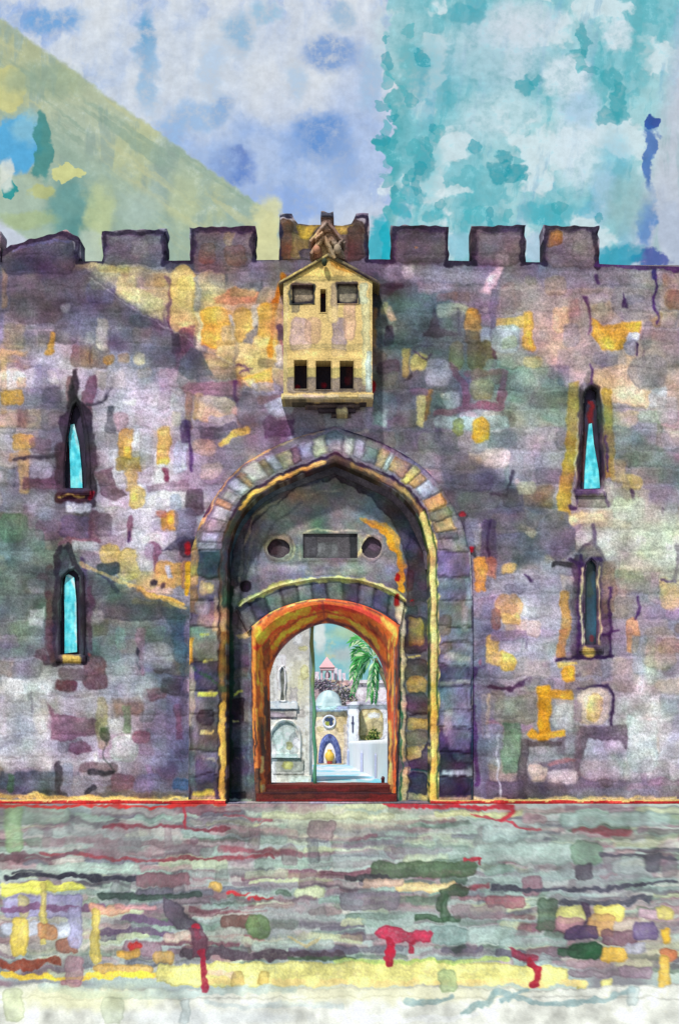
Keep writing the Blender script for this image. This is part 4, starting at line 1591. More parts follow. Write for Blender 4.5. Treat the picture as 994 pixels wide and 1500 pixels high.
V, F, C = [], [], []
xa_, xb_ = at(376, 0, .4)[0], at(580, 0, .4)[0]
def tread(x0, x1, y0, y1, z0, z1, nx, ny):
    pass
thr = thing('threshold_steps', (at(477, 0, .5)[0], .4, 0), 'two low dark red steps across the foot of the orange door frame', 'steps')
for k, (Ya, Yb, z0, z1) in enumerate(((.30, .58, 0, .15), (.583, 1.2, 0, .285))):
    py0 = HOR + (EYE - z1) * FOC / (DIST + Ya); py1 = HOR + EYE * FOC / (DIST + Ya)
    nx, n1_, n2_ = 170, 14, 12
    u = np.linspace(0, 1, nx)
    rows = []
    for t in np.linspace(0, 1, n1_): rows.append((Ya, z0 + (z1 - z0) * t))
    for t in np.linspace(0, 1, n2_)[1:]: rows.append((Ya + (Yb - Ya) * t, z1))
    YY = np.array([r[0] for r in rows])[:, None] + .012 * (vnoise(u[None, :] * 9, np.array([r[1] * 20 for r in rows])[:, None], 3) - .5)
    ZZ = np.array([r[1] for r in rows])[:, None] + .012 * (vnoise(u[None, :] * 13, YY * 5, 4) - .5)
    XX = (xa_ + (xb_ - xa_) * u)[None, :] + 0 * YY
    px = CX + XX * FOC / (DIST + YY); py = HOR - (ZZ - EYE) * FOC / (DIST + YY)
    Cc = np.clip(lin(T.sample(px, py)), 0, .8) / 1.1
    n, m = XX.shape
    idx = np.arange(n * m).reshape(n, m)
    Q = np.stack([idx[:-1, :-1], idx[:-1, 1:], idx[1:, 1:], idx[1:, :-1]], -1).reshape(-1, 4)
    mk('step', np.stack([XX, YY, ZZ], -1).reshape(-1, 3), Q.astype(np.int32), Cc.reshape(-1, 3), M_FINE, thr)

V, F, C = [], [], []
g1, g2 = lin((132, 138, 78)), lin((82, 150, 116))
pts = []; rad = []
for i in range(15):
    t = i / 14
    px = 462 - 5.5 * (1 - t) ** 0 * t - 1.2 * math.sin(i * 1.7); py = 1154 - t * (1154 - 908)
    x, z = at(px, py, 1.0); pts.append((x, 1.0, z)); rad.append(.034 + .008 * math.sin(i * 2.3))
tube(V, F, C, pts, rad, g1, 10)
C = [tuple(np.array(g1) * k + np.array(g2) * (1 - k)) for k in [min(1, max(0, (v[2] - 1.6) / 1.4 + .25 * math.sin(v[2] * 9))) for v in V]]
props(mk('door_bar', V, F, np.array(C), M_METAL, None, True), 'thin uneven green iron bar standing upright in the gate opening', 'bar')

# ================================================================== box bay over the gate
bay = thing('box_bay', (at(480, 0, -.4)[0], -.2, at(0, 590, -.5)[1]), 'yellow stone box bay with gabled top, corbelled out of the wall above the arch', 'box bay')
BY = -.42
xs = np.arange(415, 546.1, 1.3); ys = np.arange(408, 578, 1.3)
PX, PY = np.meshgrid(xs, ys)
cx = (PX[:-1, :-1] + PX[1:, 1:]) / 2; cy = (PY[:-1, :-1] + PY[1:, 1:]) / 2
OPN = [(430, 450, 527, 570), (462, 485, 528, 571), (497, 518, 528, 570)]
WIN = [(427, 460, 417, 445), (493, 524, 415, 445)]
SLT = (468.5, 477.5, 423, 458)
keep = np.ones(cx.shape, bool)
for (a, b, c_, d_) in OPN + WIN + [SLT]:
    keep &= ~((cx > a) & (cx < b) & (cy > c_) & (cy < d_))
body = sheet('bay_body', PX, PY, BY, B, M_FINE, bay, back=-.003, H=1.0, mask=keep, closed_back=False)
BK = Canvas(400, 400, 560, 590, (40, 34, 46), k=2, warp=2)
BK.table('''
o 436 567 7 8 160 24 44 .9
o 474 564 9 8 150 24 44 .9
o 508 558 8 14 120 26 48 .8
r 511 545 9 40 96 50 54 .6
r 446 550 6 40 66 50 52 .6
r 473 427 5 20 110 36 44 .8
r 443 432 30 20 150 134 110 .9
r 508 430 30 24 160 150 126 .9
r 443 420 30 8 78 56 58 .8
''')
BK.grain(.2, 1.6)
def niche(name, a, b, c_, d_, dep, lab=None):
    fr = resample(np.array([(a, c_), (b, c_), (b, d_), (a, d_), (a, c_)], float), 97)[:-1]
    ctr = np.array([(a + b) / 2, (c_ + d_) / 2])
    off = np.sign(fr - ctr) * (np.abs(fr - ctr) > np.array([(b - a) / 2 - .3, (d_ - c_) / 2 - .3]))
    o = strip(name, fr + off * 1.6, fr - off * .4, 4, [BY + .002, BY - .012, BY - .01], B, M_FINE, bay, back=BY + dep, wrap=True, closed_back=False, H=.3, mul=.92)
    block('recess', a - 1.5, b + 1.5, c_ - 1.5, d_ + 1.5, BY + dep - .01, BY + dep + .03, BK, M_FINE, o, res=1.5, H=.6)
for q in OPN: niche('drop_opening', *q, .3)
for q in WIN: niche('blind_window', *q, .09)
niche('loophole', *SLT, .2)
gl = resample([(412, 411), (446, 394), (480, 376)], 60); gr = resample([(480, 376), (516, 394), (552, 411)], 60)[1:]
topc = np.vstack([gl, gr]); botc = np.c_[topc[:, 0], np.full(len(topc), 412.0)]
strip('gable', topc, botc, 12, BY + .003, B, M_FINE, bay, back=-.003, H=.6)
EC = Canvas(395, 360, 570, 425, (110, 98, 74), k=2, warp=2)
EC.table('''
l 176 156 92 .8 3 410,412 480,374
l 64 52 60 .8 3 480,380 556,414
l 70 62 56 .7 3 414,414 480,381
r 530 400 30 10 78 66 78 .7
''')
EC.grain(.25, 1.5)
for P_, sg in (([(408, 415), (444, 394), (481, 373)], 0), ([(480, 373), (518, 393), (556, 415)], 0)):
    p = resample(P_, 50)
    strip('eave', p + [0, -2.5], p + [0, 3], 6, [BY - .03, BY - .05, BY - .03], EC, M_FINE, bay, back=-.003, H=.6)
block('base_ledge', 412, 547, 577, 585, BY - .04, -.003, B, M_FINE, bay, res=1.4, wob=1, seed=3, bev=.02)
cb = [(426, 536, 584, 590, -.30), (446, 526, 590, 596, -.22), (466, 520, 596, 603, -.15), (484, 514, 603, 611, -.1)]
for (a, b, c_, d_, y_) in cb:
    block('corbel', a, b, c_, d_, y_, -.003, B, M_FINE, bay, res=1.4, wob=1.2, seed=a, bev=.03)
x0, z0 = at(501, 604, -.5); 
block('keystone', 493, 509, 594, 607, -.3, -.02, B, M_FINE, bay, res=1.2, wob=1, seed=9, bev=.02)

# carved finial on the gable
fin = thing('carved_finial', (at(478, 0, -.4)[0], -.4, at(0, 380, -.4)[1]), 'weathered carved stone crest with crossed bars on the peak of the box bay', 'finial')
def bar(p0, p1, w, Y, dep, name='carved_bar', cv=K):
    p = resample([p0, p1], 24); d = (p[-1] - p[0]); d /= np.hypot(*d); nrm = np.array([-d[1], d[0]])
    jit = 1.2 * (vnoise(np.arange(24) / 3.0 + p0[0], np.zeros(24) + p0[1], 2) - .5)[:, None]
    strip(name, p + nrm * (w / 2 + jit), p - nrm * (w / 2 - jit), 6, [Y + .03, Y - .015, Y - .02, Y + .02], cv, M_FINE, fin, back=Y + dep, H=1)
bar((455, 354), (479, 325), 6, -.46, .3); bar((479, 325), (504, 356), 6, -.44, .3)
bar((456, 372), (474, 346), 7, -.50, .3); bar((474, 346), (490, 378), 7, -.48, .3)
bar((462, 350), (473, 340), 5, -.54, .2); bar((484, 352), (498, 366), 6, -.5, .25); bar((486, 374), (502, 350), 5, -.46, .25)
block('finial_back', 459, 503, 336, 380, -.36, -.002, K, M_FINE, fin, res=1.5, wob=2.5, seed=2, top=[(459, 372), (468, 350), (480, 334), (492, 346), (503, 368)], bev=.03)
block('finial_cap', 468, 490, 310, 319, -.46, -.1, K, M_FINE, fin, res=1.2, wob=2.2, seed=5, bev=.03)
block('finial_neck', 472, 487, 317, 340, -.42, -.12, K, M_FINE, fin, res=1.2, wob=1.6, seed=6, bev=.03)
for (x, y, w, h) in ((494, 365, 11, 14), (464, 366, 10, 12), (475, 384, 8, 11)):
    V, F, C = [], [], []
    X_, Z_ = at(x, y, -.52); s_ = 1 / 80
    for i in range(7):
        for k in range(12):
            la = -math.pi / 2 + math.pi * i / 6; lo_ = 2 * math.pi * k / 12
            V.append((X_ + w / 2 * s_ * math.cos(la) * math.cos(lo_), -.52 + .07 * math.cos(la) * math.sin(lo_), Z_ + h / 2 * s_ * math.sin(la)))
    for i in range(6):
        for k in range(12):
            F.append([i * 12 + k, i * 12 + (k + 1) % 12, (i + 1) * 12 + (k + 1) % 12, (i + 1) * 12 + k])
    mk('carved_boss', V, F, np.clip(lin(K.sample(x, y)), 0, .8), M_FINE, fin, True)
# ================================================================== forecourt paving
P = Canvas(-60, 1168, 1060, 1512, (164, 178, 172), warp=3.5)
n1 = fbm(P.X / 90, P.Y / 26, 1, 3); n2 = fbm(P.X / 60, P.Y / 18, 5, 3)
P.C = P.C + (sstep(.45, .7, n1)[..., None] * np.array([14, 16, 8]) - sstep(.5, .28, n1)[..., None] * np.array([30, 44, 36]) + sstep(.55, .75, n2)[..., None] * np.array([10, -12, -8]))
rg = np.random.default_rng(21)
PALG = [(158, 182, 172, .55), (134, 116, 124, .6), (168, 186, 176, .5), (112, 82, 88, .55), (112, 116, 124, .6), (200, 206, 156, .5), (78, 100, 84, .5), (180, 146, 148, .45), (150, 150, 150, .5), (146, 168, 152, .6), (122, 128, 128, .6)]
PALG += [(196, 208, 164, .6), (146, 176, 160, .6), (120, 78, 90, .6), (96, 92, 104, .6), (206, 200, 184, .5), (108, 130, 110, .55), (150, 108, 116, .5)]
rowsY = [1176]
y = 1184
while y < 1425:
    rowsY.append(y + 4 + (y - 1180) * .02); y += 11 + (y - 1180) * .02
for ps in range(3):
    y = 1184 + ps * 3
    while y < 1425:
        h = rg.uniform(7, 15) + (y - 1180) * .015
        x = -70 + rg.uniform(-40, 0)
        while x < 1070:
            w = rg.uniform(20, 100) * (1.5 if rg.random() < .2 else 1)
            c = PALG[rg.integers(len(PALG))]
            if rg.random() < .72:
                P.rect(x + w / 2, y + rg.uniform(-4, 4), w * rg.uniform(.7, 1.25), h * rg.uniform(.45, 1.05), c[:3], c[3] * rg.uniform(.65, 1.5), rg.uniform(-3, 3), .5, edge=rg.uniform(.06, .25), soft=rg.choice([.8, 1.2, 2.2]))
            x += w * rg.uniform(.6, 1.1)
        y += h * .95
for k in range(44):
    y = rg.uniform(1186, 1415); x = rg.uniform(-40, 1040); w = rg.uniform(16, 120)
    c = [(72, 62, 72), (104, 62, 72), (58, 72, 64), (92, 70, 80), (136, 56, 66), (70, 70, 82)][rg.integers(6)]
    P.line([(x, y), (x + w * .35, y + rg.uniform(-4, 4)), (x + w * .7, y + rg.uniform(-4, 4)), (x + w, y + rg.uniform(-4, 4))], rg.uniform(3, 8), c, rg.uniform(.35, .75), soft=1.4)
for k in range(60):
    y = rg.uniform(1190, 1400); x = rg.uniform(-40, 1040)
    P.rect(x, y, rg.uniform(12, 34), rg.uniform(14, 40), [(112, 92, 104), (128, 104, 112), (92, 92, 98), (112, 128, 116)][rg.integers(4)], rg.uniform(.25, .5), rg.uniform(-8, 8), soft=1.5)
P.table('''
c 700 1240 300 60 166 188 178 .5
c 480 1200 260 40 200 206 172 .6
c 850 1290 240 70 158 176 174 .5
c 640 1350 240 60 160 180 172 .5
c 140 1230 260 60 150 154 150 .5
c 420 1350 160 70 146 140 142 .4
c 80 1360 180 120 208 196 176 .5
c 940 1380 140 100 200 186 160 .5
r 60 1194 90 24 140 160 144 .7
r 20 1215 24 70 150 186 130 .6
r 200 1190 130 12 150 140 140 .6
r 480 1196 190 10 204 210 168 .7
r 700 1192 130 9 214 218 150 .6
r 900 1200 160 20 156 180 172 .7
r 470 1215 40 24 134 114 116 .7
l 116 54 64 .85 5 150,1211 240,1212 335,1216
l 150 40 52 .85 4 270,1178 271,1214
l 132 66 72 .85 5 60,1248 200,1260 300,1258 400,1254
l 104 76 84 .85 6 20,1250 70,1256 110,1250
r 130 1272 150 14 176 200 182 .7
l 46 46 58 .95 8 10,1284 90,1282 150,1288 206,1286
l 58 60 66 .8 4 20,1278 60,1276
r 240 1290 80 18 140 104 110 .8
r 220 1312 150 9 56 74 66 .85
r 390 1280 60 12 178 192 160 .6
o 316 1298 16 14 206 168 90 .9
l 176 46 52 .9 4 330,1309 350,1312 366,1310
l 176 46 52 .85 3 364,1316 400,1316
p 232 232 104 .9 4,1298 110,1294 126,1300 128,1306 60,1308 4,1312
l 238 236 110 .9 5 4,1296 110,1296
r 62 1328 116 34 160 156 190 .85
r 34 1328 16 30 190 180 120 .8
l 116 80 110 .85 10 4,1332 60,1328 120,1334 150,1326
r 60 1362 110 22 196 204 214 .8
r 160 1332 60 14 224 168 138 .8
r 200 1328 60 8 220 158 160 .7
l 104 82 110 .85 10 180,1346 220,1350 250,1350
l 98 80 104 .85 10 140,1366 200,1364 250,1368
r 64 1340 10 90 222 206 110 .8
r 28 1372 24 60 230 206 96 .9
r 70 1366 34 26 206 148 100 .85
r 100 1386 30 24 150 104 86 .85
r 140 1372 14 80 216 196 100 .85
r 110 1360 18 60 178 176 206 .8
r 210 1390 60 20 156 124 136 .8
o 196 1388 22 10 214 56 50 .9
r 190 1398 30 12 226 176 80 .85
r 240 1402 30 20 196 160 90 .8
r 180 1420 90 14 200 160 84 .8
l 134 62 40 .85 12 4,1416 40,1414 86,1406
l 232 198 70 .95 9 6,1428 60,1432 120,1432 200,1428 330,1424
o 106 1438 32 14 178 132 138 .9
r 110 1420 26 40 170 134 140 .7
p 88 80 92 .85 236,1312 256,1322 296,1356 300,1362 288,1368 260,1360 240,1340
r 350 1352 60 20 120 84 76 .8
o 378 1358 40 30 108 134 88 .85
r 330 1372 60 20 176 186 168 .7
r 262 1372 40 14 216 190 168 .7
l 74 62 70 .9 14 270,1398 330,1396 400,1400 500,1400
l 70 92 66 .8 7 424,1408 480,1404 520,1406
r 430 1384 120 14 164 182 170 .7
l 190 172 120 .7 4 420,1374 450,1386 470,1376
r 620 1274 160 22 74 96 68 .75
l 56 54 58 .85 8 506,1284 560,1284 580,1290
r 620 1300 90 14 222 198 140 .8
r 560 1292 60 12 200 172 150 .8
r 540 1320 90 28 124 118 128 .7
p 62 80 60 .85 640,1304 670,1296 690,1300 680,1312 652,1316 650,1336 640,1330
r 640 1346 70 10 66 96 70 .85
r 652 1330 10 40 58 86 60 .7
r 740 1320 60 20 148 96 104 .8
r 700 1336 80 20 150 132 136 .6
r 660 1370 60 26 142 170 162 .8
r 720 1370 70 24 170 192 182 .7
r 770 1250 150 30 164 186 176 .7
r 860 1250 46 34 118 146 124 .8
r 856 1278 26 26 84 78 88 .8
r 740 1220 70 24 168 190 184 .7
l 130 40 54 .85 4 700,1258 704,1266
l 160 40 54 .9 5 676,1262 704,1258
r 780 1296 30 30 150 108 120 .7
l 76 74 84 .85 6 880,1250 940,1256 990,1258
l 70 70 82 .9 5 720,1300 800,1304 900,1300 990,1292
l 72 74 84 .85 8 820,1320 880,1322 950,1318
r 955 1262 22 30 92 92 100 .8
r 920 1270 50 24 150 160 156 .7
r 800 1340 30 50 70 94 72 .7
r 780 1380 100 16 162 186 176 .7
p 80 64 84 .9 852,1322 866,1322 862,1350 850,1366 838,1372 856,1346
r 835 1338 40 26 216 216 130 .85
r 833 1352 40 20 190 146 150 .8
r 892 1336 44 24 234 220 116 .95
r 880 1354 40 36 208 166 104 .85
r 850 1366 50 20 78 60 92 .85
o 856 1394 52 26 38 80 50 .95
r 830 1396 30 14 60 96 70 .8
r 900 1400 40 22 236 190 80 .9
r 905 1374 50 24 116 84 96 .8
r 945 1364 40 26 104 88 126 .8
r 960 1340 50 16 196 166 176 .8
r 974 1338 24 16 226 216 120 .8
r 976 1370 14 24 232 184 60 .95
r 980 1400 24 24 200 124 82 .9
r 930 1390 30 20 186 186 200 .8
r 972 1450 18 100 220 184 86 .9
r 850 1470 16 70 214 200 110 .85
r 888 1470 16 70 218 210 130 .85
r 930 1425 50 18 150 128 140 .75
r 800 1430 60 14 220 176 140 .8
p 232 226 140 .95 230,1414 330,1408 430,1412 520,1410 640,1408 760,1414 830,1420 830,1440 700,1440 500,1444 330,1446 230,1440
l 176 200 110 .8 6 490,1408 600,1410 740,1406
l 238 214 140 .9 9 300,1436 420,1440 560,1440 720,1440 860,1440
l 224 194 176 .7 9 310,1424 340,1428
r 348 1434 16 24 190 166 100 .7
r 386 1434 18 20 196 170 90 .7
p 216 217 203 .97 -80,1446 60,1440 200,1452 330,1446 480,1448 640,1446 800,1450 930,1444 1080,1440 1080,1530 -80,1530
p 216 217 203 .9 -80,1460 1080,1460 1080,1540 -80,1540
l 170 188 180 .7 12 60,1446 160,1456 220,1458 330,1450 430,1448
l 182 194 190 .6 8 300,1466 360,1476 430,1468 500,1474
c 120 1462 240 40 222 220 160 .5
c 560 1456 400 30 226 222 170 .5
c 300 1490 300 24 206 212 214 .5
r 20 1470 30 50 196 206 160 .6
r 165 1480 30 40 192 204 170 .5
r 270 1480 14 40 186 200 196 .6
l 140 164 160 .8 9 596,1470 640,1466 660,1460
l 130 156 152 .8 10 680,1484 690,1478 720,1462 726,1456
l 140 166 164 .8 8 730,1454 760,1462 800,1474 860,1470 924,1452
l 140 166 164 .8 5 735,1468 752,1456 772,1448
r 655 1436 26 36 170 192 140 .75
r 925 1460 20 30 172 188 184 .6
l 222 224 218 .8 8 520,1490 600,1494 700,1488
# red stains soaked into the flags
l 168 34 56 .9 9 288,1358 289,1372
p 104 66 80 .8 280,1362 300,1362 304,1400 284,1404
l 150 34 58 .92 9 296,1396 300,1410 300,1450
p 196 58 86 .92 548,1366 562,1356 588,1356 600,1362 634,1368 626,1378 606,1384 594,1378 576,1382 556,1376
l 164 26 52 .95 11 570,1378 571,1394 570,1412
l 164 32 56 .9 5 602,1382 603,1394
p 150 54 76 .9 744,1386 760,1394 790,1402 790,1408 766,1408 748,1402
l 152 30 50 .95 11 778,1408 786,1420 783,1440
''')
P.line([(-60, 1179), (100, 1181), (250, 1182), (330, 1178)], 4.5, (190, 44, 40), .9)
P.line([(560, 1179), (700, 1182), (748, 1180), (752, 1188), (736, 1200)], 6, (176, 36, 52), .9)
P.line([(690, 1192), (736, 1200), (760, 1212), (790, 1216)], 4, (168, 44, 58), .7)
P.line([(330, 1196), (400, 1202), (380, 1206)], 3, (150, 80, 90), .7)
# slab joints
rws = np.array(sorted(rowsY + [1440, 1462, 1490, 1530]), float)
ci = np.clip(np.searchsorted(rws, P.WY) - 1, 0, len(rws) - 2)
dj = np.minimum(P.WY - rws[ci], rws[ci + 1] - P.WY)
rg = np.random.default_rng(4)
offs = rg.uniform(0, 90, len(rws)); wid = rg.uniform(60, 120, len(rws))
ph = np.mod(P.WX + offs[ci], wid[ci]); dx = np.minimum(ph, wid[ci] - ph)
dd = np.minimum(dj, dx)
jm = sstep(1.8, .3, dd) * .05 * (P.Y < 1446) * sstep(.8, 1.2, P.g)
P.C = P.C * (1 - jm[..., None]) + np.array((70, 62, 70.)) * jm[..., None]
P.H = .0015 * (P.Y < 1440) * sstep(.2, 3, dd) + .0015 * (P.Y < 1440) * (vnoise(np.floor((P.WX + offs[ci]) / wid[ci]) * 7.3, ci * 3.1, 6) - .5)
P.C = np.clip((P.C - 150) * 1.08 + 152, 10, 245)
Pk = P.C.copy(); P.grain(.11, 2.2); kf = .65 * sstep(1425, 1455, P.Y)[..., None]; P.C = P.C * (1 - kf) + np.clip(Pk, 4, 245) * kf
P.H *= sstep(1455, 1430, P.Y)

# rows run from the wall foot to close to the eye
pys = np.r_[np.arange(1177.4, 1542, 1.35), np.array([1560, 1600, 1660, 1760, 1950, 2300])]
xp = [0.0]
while xp[-1] < 11: xp.append(xp[-1] + (.0062 if xp[-1] < 2.2 else .0062 + (xp[-1] - 2.2) * .0022 if xp[-1] < 6.6 else .05))
Xc = np.r_[-np.array(xp[:0:-1]), xp]
d = FOC * EYE / (pys - HOR)
XX, DD = np.meshgrid(Xc, d)
PYY = np.repeat(pys[:, None], len(Xc), 1)
PXX = CX + XX * FOC / DD
Cg = np.clip(lin(P.sample(PXX, PYY, mirror=True)), 0, .82) / 1.16
Hg = P.sample(PXX, PYY, P.H, mirror=True)
und = .006 * (fbm(XX / 1.3, DD / 1.3, 2, 3) - .5) * sstep(17.9, 17.2, DD)
V = np.stack([XX, DD - DIST, Hg + und], -1).reshape(-1, 3)
n, m = XX.shape
idx = np.arange(n * m).reshape(n, m)
Q = np.stack([idx[:-1, :-1], idx[1:, :-1], idx[1:, 1:], idx[:-1, 1:]], -1).reshape(-1, 4).astype(np.int32)
props(mk('forecourt_paving', V, Q, Cg.reshape(-1, 3), M_PAVE), kind='structure')

# the ground itself, one sheet out to the horizon; behind the gate it falls away gently
ysg = [-90, -17.2, 1.3, 7, 14, 28, 42, 120, 400]; zs = [-.05, -.05, -.05, -.05 - .04 * 5.7, -.05 - .04 * 12.7, -.05 - .04 * 26.7, -1.72, -1.8, -2.2]
xg = np.r_[-400, -60, np.linspace(-20, 20, 9), 60, 400]
V = [(x, yv, z) for yv, z in zip(ysg, zs) for x in xg]
n, m = len(ysg), len(xg); idx = np.arange(n * m).reshape(n, m)
Q = np.stack([idx[:-1, :-1], idx[:-1, 1:], idx[1:, 1:], idx[1:, :-1]], -1).reshape(-1, 4).astype(np.int32)
props(mk('ground', V, Q, lin((150, 146, 140)), M_PAVE), kind='structure')

# kerb line along the foot of the wall, its edge painted red
KC = Canvas(-720, 1160, 1720, 1190, (204, 168, 104), warp=2)
KC.C[:] = np.where((KC.WY > 1172.5)[..., None], np.array((178, 42, 40.)), np.array((214, 180, 112.)))
KC.C += (vnoise(KC.X / 22, KC.Y / 3, 2) - .5)[..., None] * np.array([70, 50, 40])
KC.grain(.2, 2)
for (xa, xb, nm) in ((-12.8, at(331, 0, -.1)[0], 0), (at(629, 0, -.1)[0], 12.8, 1)):
    nx = int((xb - xa) / .02)
    u = np.linspace(xa, xb, nx)
    prof = [(-.20, .0), (-.205, .02), (-.198, .05), (-.185, .062), (-.12, .066), (-.06, .068), (.0, .07)]
    YY = np.array([p[0] for p in prof])[:, None] + .02 * (vnoise(u / .35, u * 0, 3) - .5)[None, :]
    ZZ = np.array([p[1] for p in prof])[:, None] * (1 + .35 * (vnoise(u / .5, u * 0 + 3, 5) - .5))[None, :]
    XX = np.repeat(u[None, :], len(prof), 0)
    px = CX + XX * FOC / (DIST + YY); py = np.array([1177, 1175.6, 1174, 1172, 1169, 1167, 1165])[:, None] + 0 * XX
    Cc = np.clip(lin(KC.sample(px, py)), 0, .8) / 1.05
    n, m = XX.shape; idx = np.arange(n * m).reshape(n, m)
    Q = np.stack([idx[:-1, :-1], idx[:-1, 1:], idx[1:, 1:], idx[1:, :-1]], -1).reshape(-1, 4).astype(np.int32)
    props(mk('kerb', np.stack([XX, YY, ZZ], -1).reshape(-1, 3), Q, Cc.reshape(-1, 3), M_FINE), kind='structure')
# ================================================================== the street beyond the gate
def zstreet(Y):
    return -np.maximum(0, .0402 * (np.clip(Y, 1.5, 42) - 1.5))


I = Canvas(380, 900, 580, 1165, (206, 200, 196), k=4, warp=5)
I.table('''
# left house
r 424 1030 70 260 186 184 176 .9
c 424 940 60 60 170 166 160 .8
c 440 1000 40 70 188 184 156 .7
o 436 936 14 18 214 214 216 .7
o 444 950 14 8 206 200 130 .6
o 446 985 12 22 190 186 128 .7
o 440 1000 8 20 206 200 150 .6
r 412 985 14 54 214 208 212 .9
r 403 1000 8 60 216 214 210 .7
r 430 1018 12 22 160 154 158 .6
r 414 1034 44 14 196 206 216 .9
r 410 1048 40 10 168 150 164 .8
r 432 1045 30 12 186 178 172 .7
o 416 1082 34 56 168 182 178 .8
l 226 220 200 .9 4 400,1066 410,1058 424,1056 436,1064
o 408 1086 18 28 184 206 200 .8
o 430 1090 14 34 146 154 156 .6
o 424 1092 10 12 176 176 120 .8
r 434 1088 12 14 226 226 232 .8
r 416 1108 40 8 186 212 204 .8
r 424 1122 44 20 150 152 140 .8
o 421 1121 16 12 206 204 120 .85
r 446 1090 8 50 208 204 190 .7
r 425 1142 60 12 206 208 192 .8
r 400 1120 10 60 210 212 214 .7
# chapel
r 485 1080 50 90 190 170 136 .9
o 474 1062 26 18 204 196 190 .6
o 500 1060 20 26 186 164 118 .8
o 470 1068 12 8 196 180 120 .6
r 508 1090 10 60 200 190 190 .7
r 485 1037 52 7 156 170 206 .9
r 485 1041 50 3 196 216 236 .9
o 480 1026 36 30 158 192 186 .9
o 474 1028 18 20 182 204 198 .8
o 494 1022 10 12 126 136 150 .8
# white tower
r 516 1080 16 110 226 224 230 .95
r 510 1060 3 60 196 196 214 .5
r 516 1032 18 5 214 206 216 .8
# tan house
r 545 1057 44 58 212 206 210 .9
r 543 1062 36 48 186 168 120 .95
o 538 1058 18 24 206 188 140 .8
o 552 1066 16 22 170 158 124 .7
o 548 1048 18 8 228 226 226 .8
o 534 1080 14 6 150 146 80 .7
r 545 1029 46 5 196 188 206 .8
# terraces
r 490 1014 60 34 190 162 168 .9
o 478 1006 18 14 168 128 138 .8
o 500 1004 20 14 206 166 158 .8
o 466 1003 14 12 130 122 140 .8
o 510 1012 14 12 196 182 150 .7
r 545 1010 50 36 220 208 216 .9
''')
I.grain(.10, 1.6)
def gI(name, x0, x1, y0, y1, d, dep, parent, mat=None, res=1.0, top=None, H=.6, bev=0, mul=1.0, gain=.8, wob=.4, seed=1):
    return block(name, x0, x1, y0, y1, d - DIST, d - DIST + dep, I, mat or M_PLAST, parent, res=res, wob=wob, seed=seed, top=top, H=H, bev=bev, mul=mul, gain=gain)
def solid(px, py):     # one flat pigment
    return np.clip(lin((px, py)), 0, .8)
def base(px, py, d):
    x, z = at(px, py, d - DIST); return (x, d - DIST, z)

# street surface
Sx = np.linspace(-9, 9, 260); Sy = np.r_[np.linspace(1.2, 8, 60), np.linspace(8.3, 46, 110)]
XX, YY = np.meshgrid(Sx, Sy)
ZZ = zstreet(YY) + .004 + .01 * (fbm(XX / .4, YY / .6, 3, 3) - .5)
c1 = np.array((196, 214, 222.)); c2 = np.array((112, 196, 214.)); c3 = np.array((226, 226, 234.)); c4 = np.array((206, 204, 190.))
f = fbm(XX / 1.6, YY / 1.1, 2, 4); f2 = fbm(XX / .5, YY / 3, 6, 3)
tq = sstep(.40, .62, f + .25 * np.exp(-((YY - 11) / 7) ** 2) - .1)
col = c1 * (1 - tq[..., None]) + c2 * tq[..., None]
w_ = sstep(.55, .72, f2); col = col * (1 - w_[..., None]) + c3 * w_[..., None]
w_ = sstep(.6, .8, fbm(XX / .9, YY / .9, 8, 3)); col = col * (1 - .6 * w_[..., None]) + c4 * .6 * w_[..., None]
n, m = XX.shape; idx = np.arange(n * m).reshape(n, m)
Q = np.stack([idx[:-1, :-1], idx[:-1, 1:], idx[1:, 1:], idx[1:, :-1]], -1).reshape(-1, 4).astype(np.int32)
props(mk('street', np.stack([XX, YY, ZZ], -1).reshape(-1, 3), Q, (np.clip(lin(col), 0, .8) / 1.15).reshape(-1, 3), M_PAVE), kind='structure')

# house just inside the gate, on the left
h1 = thing('stone_house', base(424, 1148, 27.5), 'grey beige stone house with tall slit and arched niche, left of the green bar', 'house')
d = 27.5
gI('house_wall', 330, 453, 880, 1149, d, 3.0, h1, M_PLAST, H=1.5, gain=.72, res=.7)
CS = Canvas(380, 960, 470, 1160, (112, 116, 108), k=3)
CS.C += (vnoise(CS.X / 3, CS.Y / 4, 3) - .5)[..., None] * 50
q = [(411, 984), (413.5, 977), (416, 984), (416.5, 1000), (415.5, 1014), (416.5, 1026), (411.5, 1026), (412.5, 1010), (411, 998)]
P_ = resample(np.array(q + q[:1], float), 49)[:-1]; cc = P_.mean(0)
s_ = strip('slit_window', cc + (P_ - cc) * [2.4, 1.12], P_, 6, [d - DIST - .01, d - DIST - .07, d - DIST - .06, d - DIST - .02], I, M_PLAST, h1, back=d - DIST + .02, wrap=True, closed_back=False, gain=.68, H=.3)
A = resample(np.array(q[1::-1] + q[:6:-1]), 20)
block('slit_opening', 410.2, 417, 976, 1027, d - DIST - .012, d - DIST + .1, CS, M_FINE, s_, res=.8, H=0)
gI('string_course', 394, 436, 1029, 1038, d - .09, .12, h1, gain=.68)
gI('string_course', 396, 434, 1042, 1050, d - .05, .08, h1, gain=.9, seed=4)
ni = spline([(397, 1108), (398, 1078), (408, 1061), (418, 1057), (429, 1061), (437, 1076), (437, 1108)], 70)
no = spline([(393, 1108), (393, 1074), (405, 1057), (418, 1053), (432, 1057), (441, 1074), (441, 1108)], 70)
na = strip('arched_niche', no, ni, 6, [d - DIST - .01, d - DIST - .09, d - DIST - .08, d - DIST - .02], I, M_PLAST, h1, back=d - DIST + .02, closed_back=False, gain=.68, H=.4)
gI('niche_ledge', 394, 440, 1104, 1110, d - .12, .15, h1, gain=.68)
